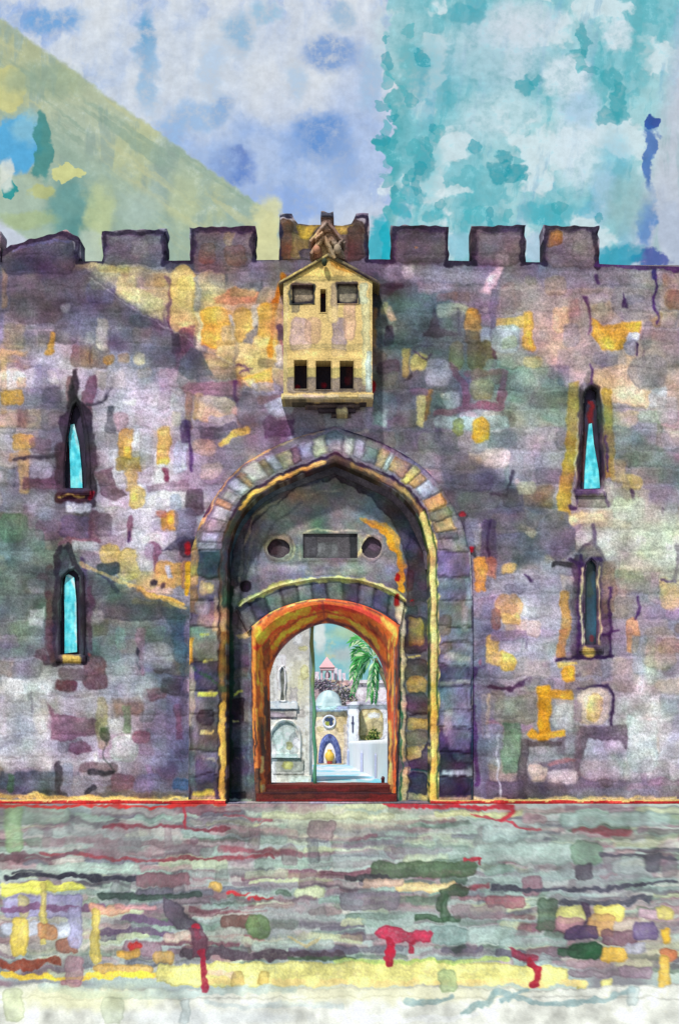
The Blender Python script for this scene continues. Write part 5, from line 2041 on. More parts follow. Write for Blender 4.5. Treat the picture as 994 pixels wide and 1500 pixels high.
gI('plinth', 399, 444, 1112, 1133, d - .05, .08, h1, gain=.9, seed=7)
gI('plinth', 388, 455, 1136, 1149, d - .08, .2, h1, gain=.8, seed=8)

# chapel with the blue door
h2 = thing('domed_chapel', base(485, 1120, 60), 'small tan chapel with pale green dome, round window and blue arched door', 'chapel')
d = 60.0
gI('chapel_wall', 452, 510, 1038, 1121, d, 5.0, h2, res=.5, gain=.76)
gI('cornice', 452, 511, 1034, 1040.5, d - .25, 5.3, h2, res=.5, gain=.76)
V, F, C = [], [], []
X_, Z_ = at(481, 1035, d + 2.2 - DIST); r0 = 19 * (d + 2.2) / FOC
prof = [(r0 * 1.03, Z_ - .1), (r0 * 1.03, Z_ + .12)] + [(r0 * math.cos(a), Z_ + .12 + r0 * 1.12 * math.sin(a)) for a in np.linspace(0, 1.5, 10)]
lathe(V, F, C, X_, d + 2.2 - DIST, prof, (0, 0, 0), 40)
Va = np.array(V); nz = fbm(np.arctan2(Va[:, 1] - d - 2.2 + DIST, Va[:, 0] - X_) * 3 + 9, Va[:, 2] * 2.2, 3, 3)
mk('dome', V, F, np.clip(lin(np.array((176, 196, 196.)) + (nz - .5)[:, None] * np.array([90, 80, 70])), .02, .8), M_PLAST, h2, True)
x_, z_ = at(482, 1057, d - DIST - .06)
V, F, C = [], [], []
for k in range(32):
    w0 = 2 * math.pi * k / 32
    for rr, yy in ((.42, .05), (.42, -.05), (.34, -.07), (.30, 0), (.30, .05)):
        V.append((x_ + rr * math.cos(w0), d - DIST - .03 + yy, z_ + rr * math.sin(w0)))
for k in range(32):
    for j in range(4):
        F.append([k * 5 + j, k * 5 + j + 1, ((k + 1) % 32) * 5 + j + 1, ((k + 1) % 32) * 5 + j])
rw = mk('round_window', V, F, np.clip(lin((214, 216, 224)), 0, .8), M_PLAST, h2, True)
for k in range(4):
    a0 = math.pi / 4 + k * math.pi / 2; cxp, czp = x_ + .155 * math.cos(a0), z_ + .155 * math.sin(a0)
    V = [(cxp, d - DIST - .03, czp)] + [(cxp + .13 * math.cos(w), d - DIST - .03 - .004, czp + .13 * math.sin(w)) for w in np.linspace(0, 2 * math.pi, 17)[:-1]]
    V += [(v[0], d - DIST + .02, v[2]) for v in V[1:]]
    F = [[0, 1 + i, 1 + (i + 1) % 16] for i in range(16)] + [[1 + i, 17 + i, 17 + (i + 1) % 16, 1 + (i + 1) % 16] for i in range(16)]
    mk('pane', V, F, lin((150, 160, 60) if k == 2 else (52, 66, 98)), M_GLASS, rw)
DB = Canvas(455, 1068, 512, 1126, (92, 104, 156), k=4, warp=3)
DB.C += (vnoise(DB.X / 1.4, DB.Y / 2.2, 3) - .5)[..., None] * np.array([70, 70, 60])
DB.oval(484, 1078, 6, 6, (58, 64, 110), .8); DB.grain(.15, 1.5)
do = spline([(466, 1120), (467, 1100), (471, 1083), (481, 1075), (491, 1080), (498, 1096), (500, 1120)], 60)
di = spline([(474, 1120), (474, 1106), (477, 1094), (483, 1088), (488, 1094), (491, 1106), (491, 1120)], 60)
dr = strip('door_surround', do, di, 10, [d - DIST - .06, d - DIST - .16, d - DIST - .14, d - DIST - .05], DB, M_PLAST, h2, back=d - DIST + .05, closed_back=False, gain=1.0)
lf = np.vstack([di[:30][::-1]]); 
mid_ = np.c_[np.full(60, 482.5), np.full(60, 1119.0)]
WC = Canvas(455, 1068, 512, 1126, (226, 222, 228), k=4, warp=1)
strip('door_leaf', di, mid_, 8, d - DIST - .03, WC, M_PLAST, dr, back=d - DIST + .04, closed_back=False, gain=.9, H=0)
gI('door_step', 464, 503, 1119, 1123, d - .5, .5, h2, res=.6, gain=1.2)
# yellow jar standing in the doorway
V, F, C = [], [], []
X_, Z_ = at(482.5, 1119, d - .3 - DIST)
lathe(V, F, C, X_, d - .3 - DIST, [(.14, Z_), (.17, Z_ + .06), (.15, Z_ + .16), (.2, Z_ + .22), (.29, Z_ + .42), (.27, Z_ + .6), (.16, Z_ + .72), (.12, Z_ + .8), (.17, Z_ + .86), (.05, Z_ + .88)], (0, 0, 0), 18)
jz = np.array(V)[:, 2] - Z_
C = np.where((jz < .18)[:, None], lin((176, 62, 58)), lin((226, 184, 70)))
props(mk('jar', V, F, C, M_METAL, None, True), 'small yellow jar with red foot standing in the blue arched doorway', 'jar')

# white tower and tan house to the right of the chapel
h3 = thing('white_tower', base(517, 1124, 58), 'slim white plastered tower with one dark slit, right of the domed chapel', 'tower')
d = 58.0
gI('tower_wall', 509, 525, 1031, 1128, d, 1.2, h3, res=.5, gain=.76)
gI('tower_cap', 507, 526, 1028, 1032.5, d - .15, 1.4, h3, res=.5, gain=.76)
CS2 = Canvas(500, 1040, 530, 1080, (72, 74, 104), k=2)
for (a, b, c_, e) in ((515.4, 517.4, 1049, 1060),):
    block('slit', a, b, c_, 1073, d - DIST - .04, d - DIST + .05, CS2, M_FINE, h3, res=.4, H=0)
block('slit_bar', 514.2, 518.4, 1058, 1060, d - DIST - .06, d - DIST + .05, CS2, M_FINE, h3, res=.4, H=0)
h4 = thing('tan_house', base(545, 1086, 59), 'low house with rough tan panel under a lavender roof edge, behind the white parapet wall', 'house')
d = 59.0
gI('house_wall', 525.5, 590, 1031, 1128, d, 4, h4, res=.6, gain=.76)
gI('rough_panel', 526.5, 561, 1040, 1085, d - .07, .1, h4, M_STONE, res=.5, gain=.8, H=1.5, seed=3)
gI('roof_edge', 523, 592, 1027, 1032, d - .2, 4.4, h4, res=.6, gain=.9)
# white parapet wall running from the tower towards the gate
pw = thing('parapet_wall', base(540, 1140, 40), 'low bright white parapet wall running back beside the turquoise paving, right of the street', 'wall')
x0, x1, y0, y1 = .55, 1.30, 39.4, 7.6
n = 90; t = np.linspace(0, 1, n)
xs_ = x0 + (x1 - x0) * t; ysx = y0 + (y1 - y0) * t
zb = zstreet(ysx) - .05; zt_ = np.array(-.16 + (0.92 + .16) * t)
V, C = [], []
wav = .0 * (fbm(ysx / 2.0, ysx * 0, 3, 3) - .5)
rows = 10
for r in range(rows + 1):
    zz = zb + (zt_ - zb) * r / rows
    for i in range(n): V.append((xs_[i] + wav[i], ysx[i], zz[i]))
for dx in (.06, .3):
    for i in range(n): V.append((xs_[i] + dx, ysx[i], zt_[i] + .02))
for i in range(n): V.append((xs_[i] + .3, ysx[i], zb[i]))
R = rows + 4
F = [[r * n + i, r * n + i + 1, (r + 1) * n + i + 1, (r + 1) * n + i] for r in range(R - 1) for i in range(n - 1)]
F += [[r * n + (n - 1) for r in range(R)]]
Va = np.array(V)
C = np.clip(lin(np.array((233, 231, 236.)) + (fbm(Va[:, 1] * .15, Va[:, 2] * 2, 4, 2) - .5)[:, None] * 12), .02, .8)
mk('parapet', V, F, C, M_WASH, pw, True)
for (yy, w_) in ((38.5, .2), (22, .16), (13.0, .1)):
    tt = (yy - y0) / (y1 - y0); xx = x0 + (x1 - x0) * tt; zz = float(zstreet(yy)); zt2 = -.16 + 1.08 * tt
    V, F, C = [], [], []
    hh = zz + (zt2 - zz) * .62
    cube(V, F, C, xx - w_ * .7, xx - .012, yy - w_ * .7, yy + w_ * .7, zz - .05, hh, (0, 0, 0))
    o_ = len(V)
    V += [(xx - w_ * .35, yy, hh + w_ * .7)]
    F += [[o_, 1, 5], [o_, 5, 7], [o_, 7, 3], [o_, 3, 1]]
    mk('buttress', V, F, lin((176, 180, 206)), M_PLAST, pw)
# leafy tuft on the panel
def leaves(name, cx, cy, d, rx, rz, n, cols, size, seed, parent=None, dy=.4):
    rg = np.random.default_rng(seed)
    V, F, C = [], [], []
    X_, Z_ = at(cx, cy, d - DIST)
    for k in range(n):
        p = rg.normal(0, .45, 3) * [rx, dy, rz]
        c = np.array([X_, d - DIST, Z_]) + p
        a = rg.normal(0, 1, 3); a /= np.linalg.norm(a); b = np.cross(a, rg.normal(0, 1, 3)); b /= np.linalg.norm(b) + 1e-9
        s_ = size * rg.uniform(.6, 1.4); o = len(V)
        nn = np.cross(a, b)
        V += [tuple(c - a * s_), tuple(c + b * s_ * .4 + nn * s_ * .12), tuple(c + a * s_), tuple(c - b * s_ * .4 + nn * s_ * .12)]
        F.append([o, o + 1, o + 2, o + 3]); cc = lin(cols[rg.integers(len(cols))]); C += [cc] * 4
    return mk(name, V, F, np.array(C), M_LEAF, parent)
props(leaves('potted_shrub', 547, 1078, 58.6, .34, .42, 260, [(84, 120, 52), (136, 150, 70), (58, 92, 44), (168, 168, 90)], .12, 3, None, .2), 'small yellow green shrub on top of the white parapet wall', 'shrub')
props(leaves('dark_shrub', 472, 1004, 74, .8, .5, 500, [(150, 136, 158), (134, 126, 148), (168, 148, 160), (140, 148, 146)], .16, 5, None, .5), 'dusky violet shrub behind the chapel dome, beside the green bar', 'shrub')
props(leaves('olive_bush', 501, 1020, 70, .9, .75, 800, [(150, 152, 150), (164, 156, 158), (136, 138, 150), (182, 178, 140), (158, 146, 160)], .16, 6, None, .5), 'grey green bush growing right behind the chapel dome', 'bush')

# pink buildings up the slope
h5 = thing('pink_rampart', base(490, 1060, 90), 'faded pink terrace building with white battlements, far behind the chapel dome', 'building')
d = 90.0
gI('terrace_wall', 445, 524, 996, 1062, d, 6, h5, res=.6, gain=.9)
WW = (222, 210, 222)
WCn = Canvas(440, 950, 580, 1010, WW, k=3, warp=2); WCn.C += (vnoise(WCn.X / 3, WCn.Y / 3, 4) - .5)[..., None] * 40
for (a, b, t_) in ((460, 467, 984), (489.5, 494, 978), (495.5, 499.5, 981), (501, 506, 986)):
    block('battlement', a, b, t_, 997, d - DIST + .1, d - DIST + 1.0, WCn, M_PLAST, h5, res=.5, gain=.9, H=0, wob=.5, seed=int(a))
tw = thing('pink_cupola', base(479, 996, 89), 'pink cupola with a pyramid roof and open arches, topping the far terrace', 'cupola')
V, F, C = [], [], []
u_ = 89 / FOC
X_, Z_ = at(479, 996, 89 - DIST); pk = lin((206, 150, 160))
for sx in (-1, 0, 1):
    for sy in (-1, 1):
        if sx == 0 and sy == 1: continue
        V, F, C = [], [], []
        cube(V, F, C, X_ + sx * 8 * u_ - 1.6 * u_, X_ + sx * 8 * u_ + 1.6 * u_, 71 + sy * .45 - .1, 71 + sy * .45 + .1, Z_, Z_ + 14 * u_, lin((208, 180, 192)))
        mk('column', V, F, np.array(C), M_PLAST, tw)
V, F, C = [], [], []
cube(V, F, C, X_ - 10.5 * u_, X_ + 10.5 * u_, 70.3, 71.7, Z_ + 14 * u_, Z_ + 18 * u_, lin((214, 176, 182)))
mk('lintel', V, F, np.array(C), M_PLAST, tw)
V = [(X_ + a * 11.5 * u_, 71 + b * .8, Z_ + 18 * u_) for a, b in ((-1, -1), (1, -1), (1, 1), (-1, 1))] + [(X_ - .5 * u_, 71, Z_ + 34 * u_)]
F = [[0, 1, 4], [1, 2, 4], [2, 3, 4], [3, 0, 4], [3, 2, 1, 0]]
mk('roof', V, F, np.clip(lin((226, 172, 174)), 0, .8), M_PLAST, tw)
V, F, C = [], [], []
lathe(V, F, C, X_ + .5 * u_, 71.2, [(3.2 * u_, Z_ + 3 * u_), (4.2 * u_, Z_ + 6 * u_), (3.6 * u_, Z_ + 10 * u_), (1.0 * u_, Z_ + 13 * u_)], lin((160, 140, 156)), 12)
mk('bell', V, F, np.array(C), M_METAL, tw, True)
V, F, C = [], [], []
cube(V, F, C, X_ - 12 * u_, X_ + 12 * u_, 70.1, 71.9, Z_ - 3 * u_, Z_ - .02, lin((196, 176, 150)))
mk('base_slab', V, F, np.array(C), M_PLAST, tw)
t2 = thing('rose_turret', base(517, 1000, 88), 'small rose turret with a dark round opening, left of the palm fronds', 'turret')
d = 88.0
TC = Canvas(500, 965, 535, 1010, (206, 176, 190), k=4, warp=2); TC.C += (vnoise(TC.X / 2, TC.Y / 2.4, 4) - .5)[..., None] * 44
block('turret_wall', 511.5, 522.5, 978, 1004, d - DIST, d - DIST + .7, TC, M_PLAST, t2, res=.5, gain=.9, H=0, top=[(511.5, 982), (514, 978.5), (517, 977), (520, 978.5), (522.5, 982)], wob=.5)
TD = Canvas(500, 965, 535, 1010, (84, 74, 112), k=3)
th = np.linspace(0, 2 * np.pi, 25)[:-1]; e = np.c_[np.cos(th), np.sin(th)]
strip('opening', np.array([517, 986.]) + e * [2.9, 4.2], np.array([517, 986.]) + e * .05, 4, d - DIST - .03, TD, M_FINE, t2, back=d - DIST + .05, wrap=True, closed_back=False, H=0)
h6 = thing('lavender_house', base(550, 1060, 70), 'pale lavender house behind the palm fronds, above the tan house', 'house')
d = 72.0
gI('house_wall', 520, 600, 999, 1062, d, 5, h6, res=.7, gain=.9)
gI('roof_edge', 518, 602, 996, 1000.5, d - .2, 5.3, h6, res=.7, gain=.9)

# palm leaning in on the right
palm = thing('palm_tree', base(560, 1100, 66), 'palm tree with drooping bright green fronds, standing beyond the white parapet wall', 'palm tree')
d = 50.0; X_, Z_ = at(549, 958, d - DIST); Yp = d - DIST
V, F, C = [], [], []
Xb = at(590, 1085, d - DIST)[0]
pts = [(Xb + (X_ - Xb) * t ** 2.2, Yp + .6, float(zstreet(Yp)) - .1 + (Z_ - float(zstreet(Yp)) - .1) * t) for t in np.linspace(0, 1, 16)]
tube(V, F, C, pts, [.17 - .05 * t + .012 * (i % 2) for i, t in enumerate(np.linspace(0, 1, 16))], lin((128, 118, 92)), 10)
mk('trunk', V, F, np.array(C), M_STONE, palm, True)
rg = np.random.default_rng(9)
GR = [(60, 146, 66), (84, 176, 88), (158, 208, 140), (206, 228, 178), (44, 120, 64), (112, 190, 112)]
FR = [((545, 962), (524, 938), (519, 962)), ((546, 962), (520, 952), (516, 992)), ((546, 964), (528, 970), (517, 1014)),  ((548, 966), (545, 985), (541, 1020)),
      ((549, 966), (552, 985), (548, 1026)), ((551, 962), (572, 958), (576, 992)), ((548, 960), (566, 935), (586, 960)), ((546, 960), (534, 928), (514, 940)), ((548, 958), (548, 925), (536, 928)), ((549, 958), (560, 926), (576, 934)),
      ((546, 964), (530, 958), (522, 978))]
for k, (a, b, c_) in enumerate(FR):
    V, F, C = [], [], []
    a, b, c_ = map(np.array, (a, b, c_)); dyk = rg.uniform(-1.2, .9)
    cg = lin(GR[k % 6]); cg2 = lin(GR[(k + 2) % 6])
    pr = None; P3 = []
    for t in np.linspace(0, 1, 22):
        q = a * (1 - t) ** 2 + 2 * b * t * (1 - t) + c_ * t * t
        x, z = at(q[0], q[1], Yp); P3.append(np.array((x, Yp + dyk * t, z)))
    tube(V, F, C, P3, [.03 - .02 * t for t in np.linspace(0, 1, 22)], cg, 5)
    for i in range(2, 22):
        tg = P3[i] - P3[i - 1]; tg /= np.linalg.norm(tg)
        sd = np.cross(tg, (0, 1, 0)); sd /= np.linalg.norm(sd) + 1e-9
        L_ = .52 * (1 - .55 * abs(i / 21 - .4)) * rg.uniform(.8, 1.2)
        for s_ in (-1, 1):
            dr_ = sd * s_ * .55 + tg * .75 + np.array((0, rg.uniform(-.5, .5), -.35)); dr_ /= np.linalg.norm(dr_)
            e_ = P3[i] + dr_ * L_; wv = np.cross(dr_, (0, 1, 0)); wv /= np.linalg.norm(wv) + 1e-9
            m_ = (P3[i] + e_) / 2 + np.array((0, 0, .03)); o = len(V)
            V += [tuple(P3[i]), tuple(m_ + wv * .045), tuple(e_), tuple(m_ - wv * .045)]
            F.append([o, o + 1, o + 2, o + 3]); C += [cg if rg.random() < .6 else cg2] * 4
    mk('frond', V, F, np.array(C), M_LEAF, palm)

# small bollards at the threshold
for (px_, w_, y0_, c_, lb) in ((560.5, 5, 1137, (76, 34, 40), 'dark red iron bollard at the right end of the threshold'), (469, 4, 1146, (150, 96, 96), 'tiny rusty bollard beside the foot of the green bar')):
    V, F, C = [], [], []
    Yb = 1.35; X_, Zt = at(px_, y0_, Yb); r_ = w_ / 2 * (DIST + Yb) / FOC; Zb = 0
    lathe(V, F, C, X_, Yb, [(r_ * 1.25, 0), (r_ * 1.25, .06), (r_, .08), (r_ * .95, Zt - .07), (r_ * 1.15, Zt - .06), (r_ * 1.1, Zt - .03), (r_ * .5, Zt)], lin(c_), 14)
    props(mk('bollard', V, F, np.array(C), M_METAL, None, True), lb, 'bollard', 'bollards at the gate threshold')
# ================================================================== camera, sun, sky
cam = bpy.data.cameras.new('camera'); co = bpy.data.objects.new('camera', cam); COL.objects.link(co)
co.location = (0, -DIST, EYE); co.rotation_euler = (math.pi / 2, 0, 0)
cam.sensor_fit = 'AUTO'; cam.sensor_width = 36.0; cam.lens = 36.0 * FOC / 1500.0
cam.shift_y = (HOR - 750.0) / 1500.0; cam.shift_x = 0.0
cam.clip_start = .05; cam.clip_end = 2000
SC.camera = co

ELEV, AZ = math.radians(55), math.radians(27)     # sun high over the viewer's left shoulder
sun = bpy.data.lights.new('sun', 'SUN'); so = bpy.data.objects.new('sun', sun); COL.objects.link(so)
sun.energy = 4.2; sun.angle = math.radians(4); sun.color = (1.0, .975, .94)
from mathutils import Vector
sd_ = Vector((-math.sin(AZ) * math.cos(ELEV), -math.cos(AZ) * math.cos(ELEV), math.sin(ELEV)))
so.rotation_euler = sd_.to_track_quat('Z', 'Y').to_euler(); so.location = (-8, -20, 22)

wd = bpy.data.worlds.new('World'); SC.world = wd; wd.use_nodes = True
nt = wd.node_tree; N = nt.nodes; L = nt.links
for q in list(N): N.remove(q)
out = N.new('ShaderNodeOutputWorld')


def math_(op, a, b=None, c=None, clamp=False):
    n = N.new('ShaderNodeMath'); n.operation = op; n.use_clamp = clamp
    for i, v in enumerate((a, b, c)):
        if v is None: continue
        if isinstance(v, (int, float)): n.inputs[i].default_value = v
        else: L.new(v, n.inputs[i])
    return n.outputs[0]


def vec(op, a, b):
    n = N.new('ShaderNodeVectorMath'); n.operation = op
    for i, v in enumerate((a, b)):
        if isinstance(v, (tuple, list)): n.inputs[i].default_value = v
        else: L.new(v, n.inputs[i])
    return n.outputs['Value'] if op in ('LENGTH', 'DOT_PRODUCT') else n.outputs[0]


def ramp(x, a, b, c=0.0, d=1.0, smooth=True):
    n = N.new('ShaderNodeMapRange'); n.interpolation_type = 'SMOOTHSTEP' if smooth else 'LINEAR'
    L.new(x, n.inputs[0]); n.inputs[1].default_value = a; n.inputs[2].default_value = b; n.inputs[3].default_value = c; n.inputs[4].default_value = d
    return n.outputs[0]


def noise(v, scale, detail=3, rough=.55, dist=0):
    n = N.new('ShaderNodeTexNoise'); n.inputs['Scale'].default_value = scale; n.inputs['Detail'].default_value = detail; n.inputs['Roughness'].default_value = rough
    n.inputs['Distortion'].default_value = dist
    L.new(v, n.inputs['Vector']); return n


tc = N.new('ShaderNodeTexCoord'); Dv = tc.outputs['Generated']
sx = N.new('ShaderNodeSeparateXYZ'); L.new(Dv, sx.inputs[0])
yy = math_('MAXIMUM', sx.outputs[1], .05)
pu = math_('ADD', math_('MULTIPLY', math_('DIVIDE', sx.outputs[0], yy), FOC), CX)
pv = math_('SUBTRACT', HOR, math_('MULTIPLY', math_('DIVIDE', sx.outputs[2], yy), FOC))
cb_ = N.new('ShaderNodeCombineXYZ'); L.new(pu, cb_.inputs[0]); L.new(pv, cb_.inputs[1])
Sraw = cb_.outputs[0]
w1 = noise(Sraw, .022, 3); w2 = noise(Sraw, .09, 2)
def centred(n, k):
    s = N.new('ShaderNodeVectorMath'); s.operation = 'SUBTRACT'; L.new(n.outputs['Color'], s.inputs[0]); s.inputs[1].default_value = (.5, .5, .5)
    m = N.new('ShaderNodeVectorMath'); m.operation = 'MULTIPLY'; L.new(s.outputs[0], m.inputs[0]); m.inputs[1].default_value = (k, k, 0); return m.outputs[0]
Sw = vec('ADD', vec('ADD', Sraw, centred(w1, 44)), centred(w2, 14))
Sd = vec('ADD', Sraw, centred(w2, 9))
g1 = noise(Sraw, .35, 3).outputs[0]
gran = noise(vec('MULTIPLY', Sraw, (.05, .05, 0)), 1.0, 6, .7).outputs[0]

cur = None
def col_(c):
    r = lin(c); return (r[0], r[1], r[2], 1)
def over(col, fac, a=1.0):
    global cur
    n = N.new('ShaderNodeMix'); n.data_type = 'RGBA'; n.clamp_factor = True
    f = math_('MULTIPLY', fac, a) if a != 1.0 else fac
    L.new(f, n.inputs[0])
    if isinstance(cur, tuple): n.inputs[6].default_value = cur
    else: L.new(cur, n.inputs[6])
    n.inputs[7].default_value = col_(col)
    cur = n.outputs[2]
def blob(x, y, rx, ry, col, a, soft=.5, sp=None, gr=.0):
    v = vec('MULTIPLY', vec('SUBTRACT', sp or Sw, (x, y, 0)), (1 / rx, 1 / ry, 0))
    f = ramp(vec('LENGTH', v, (0, 0, 0)), 1 + soft * .5, 1 - soft * .5)
    if gr:
        f = math_('MULTIPLY', f, ramp(gran, .5 - gr, .5 + gr * .4))
    over(col, f, a)
def side(nx, ny, c, s):      # how far on one side of the line nx*x + ny*y = c
    return ramp(math_('SUBTRACT', vec('DOT_PRODUCT', Sd, (nx, ny, 0)), c), -s, s)

cur = col_((206, 216, 231))
nA = noise(vec('MULTIPLY', Sw, (.011, .007, 0)), 1.0, 5, .6).outputs[0]
nB = noise(vec('MULTIPLY', Sraw, (.03, .006, 0)), 1.0, 4, .6).outputs[0]
over((222, 228, 234), ramp(nA, .47, .60), .95)
over((148, 178, 226), ramp(nA, .50, .38), .85)
over((176, 196, 228), ramp(nB, .52, .66), .55)
blob(420, 240, 190, 90, (150, 180, 228), .65, 1.2)
blob(520, 160, 40, 120, (170, 192, 230), .5, 1.2)
blob(250, 100, 150, 90, (206, 216, 228), .6, 1.2)
blob(450, 60, 120, 40, (206, 215, 228), .6, 1.0)
blob(420, 140, 60, 40, (216, 222, 230), .7, 1.0)
for b in ((250, 190, 26, 30, (150, 184, 224), .7), (430, 300, 40, 24, (140, 172, 226), .7), (540, 120, 18, 40, (160, 190, 220), .7), (310, 100, 20, 40, (176, 200, 226), .6), (430, 120, 16, 30, (170, 196, 222), .6), (75, 30, 46, 16, (104, 160, 214), .7), (214, 60, 14, 42, (106, 164, 206), .8), (216, 110, 16, 50, (150, 186, 218), .7), (350, 50, 24, 30, (150, 184, 212), .8), (390, 16, 20, 18, (150, 190, 216), .7),
          (486, 78, 40, 26, (128, 160, 208), .8), (474, 198, 40, 34, (104, 148, 208), .8), (320, 160, 16, 22, (104, 150, 204), .6), (290, 168, 40, 22, (150, 184, 222), .7), (340, 246, 30, 24, (58, 106, 190), .9), (348, 236, 14, 14, (36, 76, 170), .6),
          (500, 235, 26, 40, (140, 170, 216), .6), (300, 240, 60, 30, (160, 186, 226), .6), (375, 300, 50, 30, (150, 176, 224), .6), (500, 20, 20, 20, (140, 176, 206), .6)):
    blob(*b[:5], min(1, b[5] * 1.25), .9, Sw, .24)
# yellow green cloud bank slanting down from the left
dg = (-.585, .811)
bank = math_('MULTIPLY', side(dg[0], dg[1], dg[0] * 10 + dg[1] * 34, 3.5), ramp(vec('DOT_PRODUCT', Sd, (1, .12, 0)), 470, 430))
over((178, 192, 160), bank, .86)
over((144, 174, 166), math_('MULTIPLY', bank, ramp(pv, 150, 340)), .6)
over((176, 178, 124), math_('MULTIPLY', bank, ramp(pv, 200, 60)), .45)
over((200, 212, 206), math_('MULTIPLY', bank, ramp(gran, .52, .68)), .45)
over((192, 198, 146), math_('MULTIPLY', bank, ramp(nA, .48, .62)), .5)
over((150, 172, 164), math_('MULTIPLY', bank, ramp(nB, .50, .40)), .75)
rot = N.new('ShaderNodeVectorRotate'); rot.rotation_type = 'Z_AXIS'; L.new(Sd, rot.inputs['Vector']); rot.inputs['Angle'].default_value = -math.atan2(.585, .811)
nD = noise(vec('MULTIPLY', rot.outputs[0], (.004, .03, 0)), 1.0, 4, .6).outputs[0]
over((196, 200, 158), math_('MULTIPLY', bank, ramp(nD, .52, .62)), .6)
over((138, 166, 150), math_('MULTIPLY', bank, ramp(nD, .48, .38)), .6)
lower = math_('MULTIPLY', side(dg[0], dg[1], dg[0] * 60 + dg[1] * 172, 5), ramp(pu, 430, 300))
over((158, 182, 166), lower, .6)
low2 = math_('MULTIPLY', side(dg[0], dg[1], dg[0] * 40 + dg[1] * 262, 8), ramp(pu, 340, 240))
over((176, 196, 178), low2, .6)
low3 = math_('MULTIPLY', side(dg[0], dg[1], dg[0] * 0 + dg[1] * 322, 4), ramp(pu, 120, 70))
over((206, 214, 232), low3, .85)
for b in ((10, 128, 26, 32, (208, 206, 140), .85, .2), (60, 120, 60, 24, (150, 172, 150), .7, .9), (22, 208, 40, 42, (86, 172, 222), .95, .25), (40, 188, 26, 26, (150, 200, 214), .6, .8),
          (64, 214, 13, 46, (70, 142, 140), .9, .3), (100, 310, 36, 52, (84, 148, 150), .75, 1.0), (115, 350, 24, 30, (80, 140, 140), .6, 1.0), (15, 270, 11, 15, (42, 152, 154), .95, .12), (100, 256, 24, 12, (212, 214, 146), .9, .15), (60, 282, 18, 12, (190, 194, 120), .7, .5),
          (8, 256, 14, 20, (222, 228, 220), .8, .5), (148, 320, 20, 50, (196, 208, 150), .6, .9), (205, 300, 30, 26, (176, 198, 190), .6, 1.0), (270, 290, 20, 40, (194, 204, 160), .5, 1.0), (390, 330, 22, 40, (216, 218, 170), .9, .6), (40, 320, 40, 12, (170, 188, 130), .6, .8)):
    blob(*b[:6], b[6] if len(b) < 8 else b[6], Sw)
# turquoise field to the right
w3 = noise(Sraw, .03, 2); Se = vec('ADD', Sd, centred(w3, 62)); Se = vec('ADD', Se, centred(noise(Sraw, .008, 1), 60))
tq = math_('MULTIPLY', ramp(vec('DOT_PRODUCT', Se, (1, 0, 0)), 562, 566), ramp(vec('DOT_PRODUCT', Sd, (1, .25, 0)), 1040, 985))
over((136, 198, 208), tq, .97)
over((172, 214, 220), math_('MULTIPLY', tq, ramp(nA, .47, .6)), .8)
rot2 = N.new('ShaderNodeVectorRotate'); rot2.rotation_type = 'Z_AXIS'; L.new(Sd, rot2.inputs['Vector']); rot2.inputs['Angle'].default_value = -.16
nE = noise(vec('MULTIPLY', rot2.outputs[0], (.034, .006, 0)), 1.0, 4, .6).outputs[0]
nF = noise(Sw, .012, 4, .55).outputs[0]
over((96, 182, 194), math_('MULTIPLY', tq, ramp(nE, .52, .62)), .65)
over((84, 178, 190), math_('MULTIPLY', tq, ramp(nF, .55, .60)), .55)
over((214, 232, 238), math_('MULTIPLY', tq, ramp(nF, .48, .41)), .85)
over((120, 176, 206), math_('MULTIPLY', tq, ramp(nE, .45, .36)), .45)
edge_ = math_('MULTIPLY', math_('MULTIPLY', ramp(vec('DOT_PRODUCT', Se, (1, 0, 0)), 561, 565), ramp(vec('DOT_PRODUCT', Se, (1, 0, 0)), 600, 570)), ramp(pv, 80, 110))
over((64, 168, 178), edge_, .8)
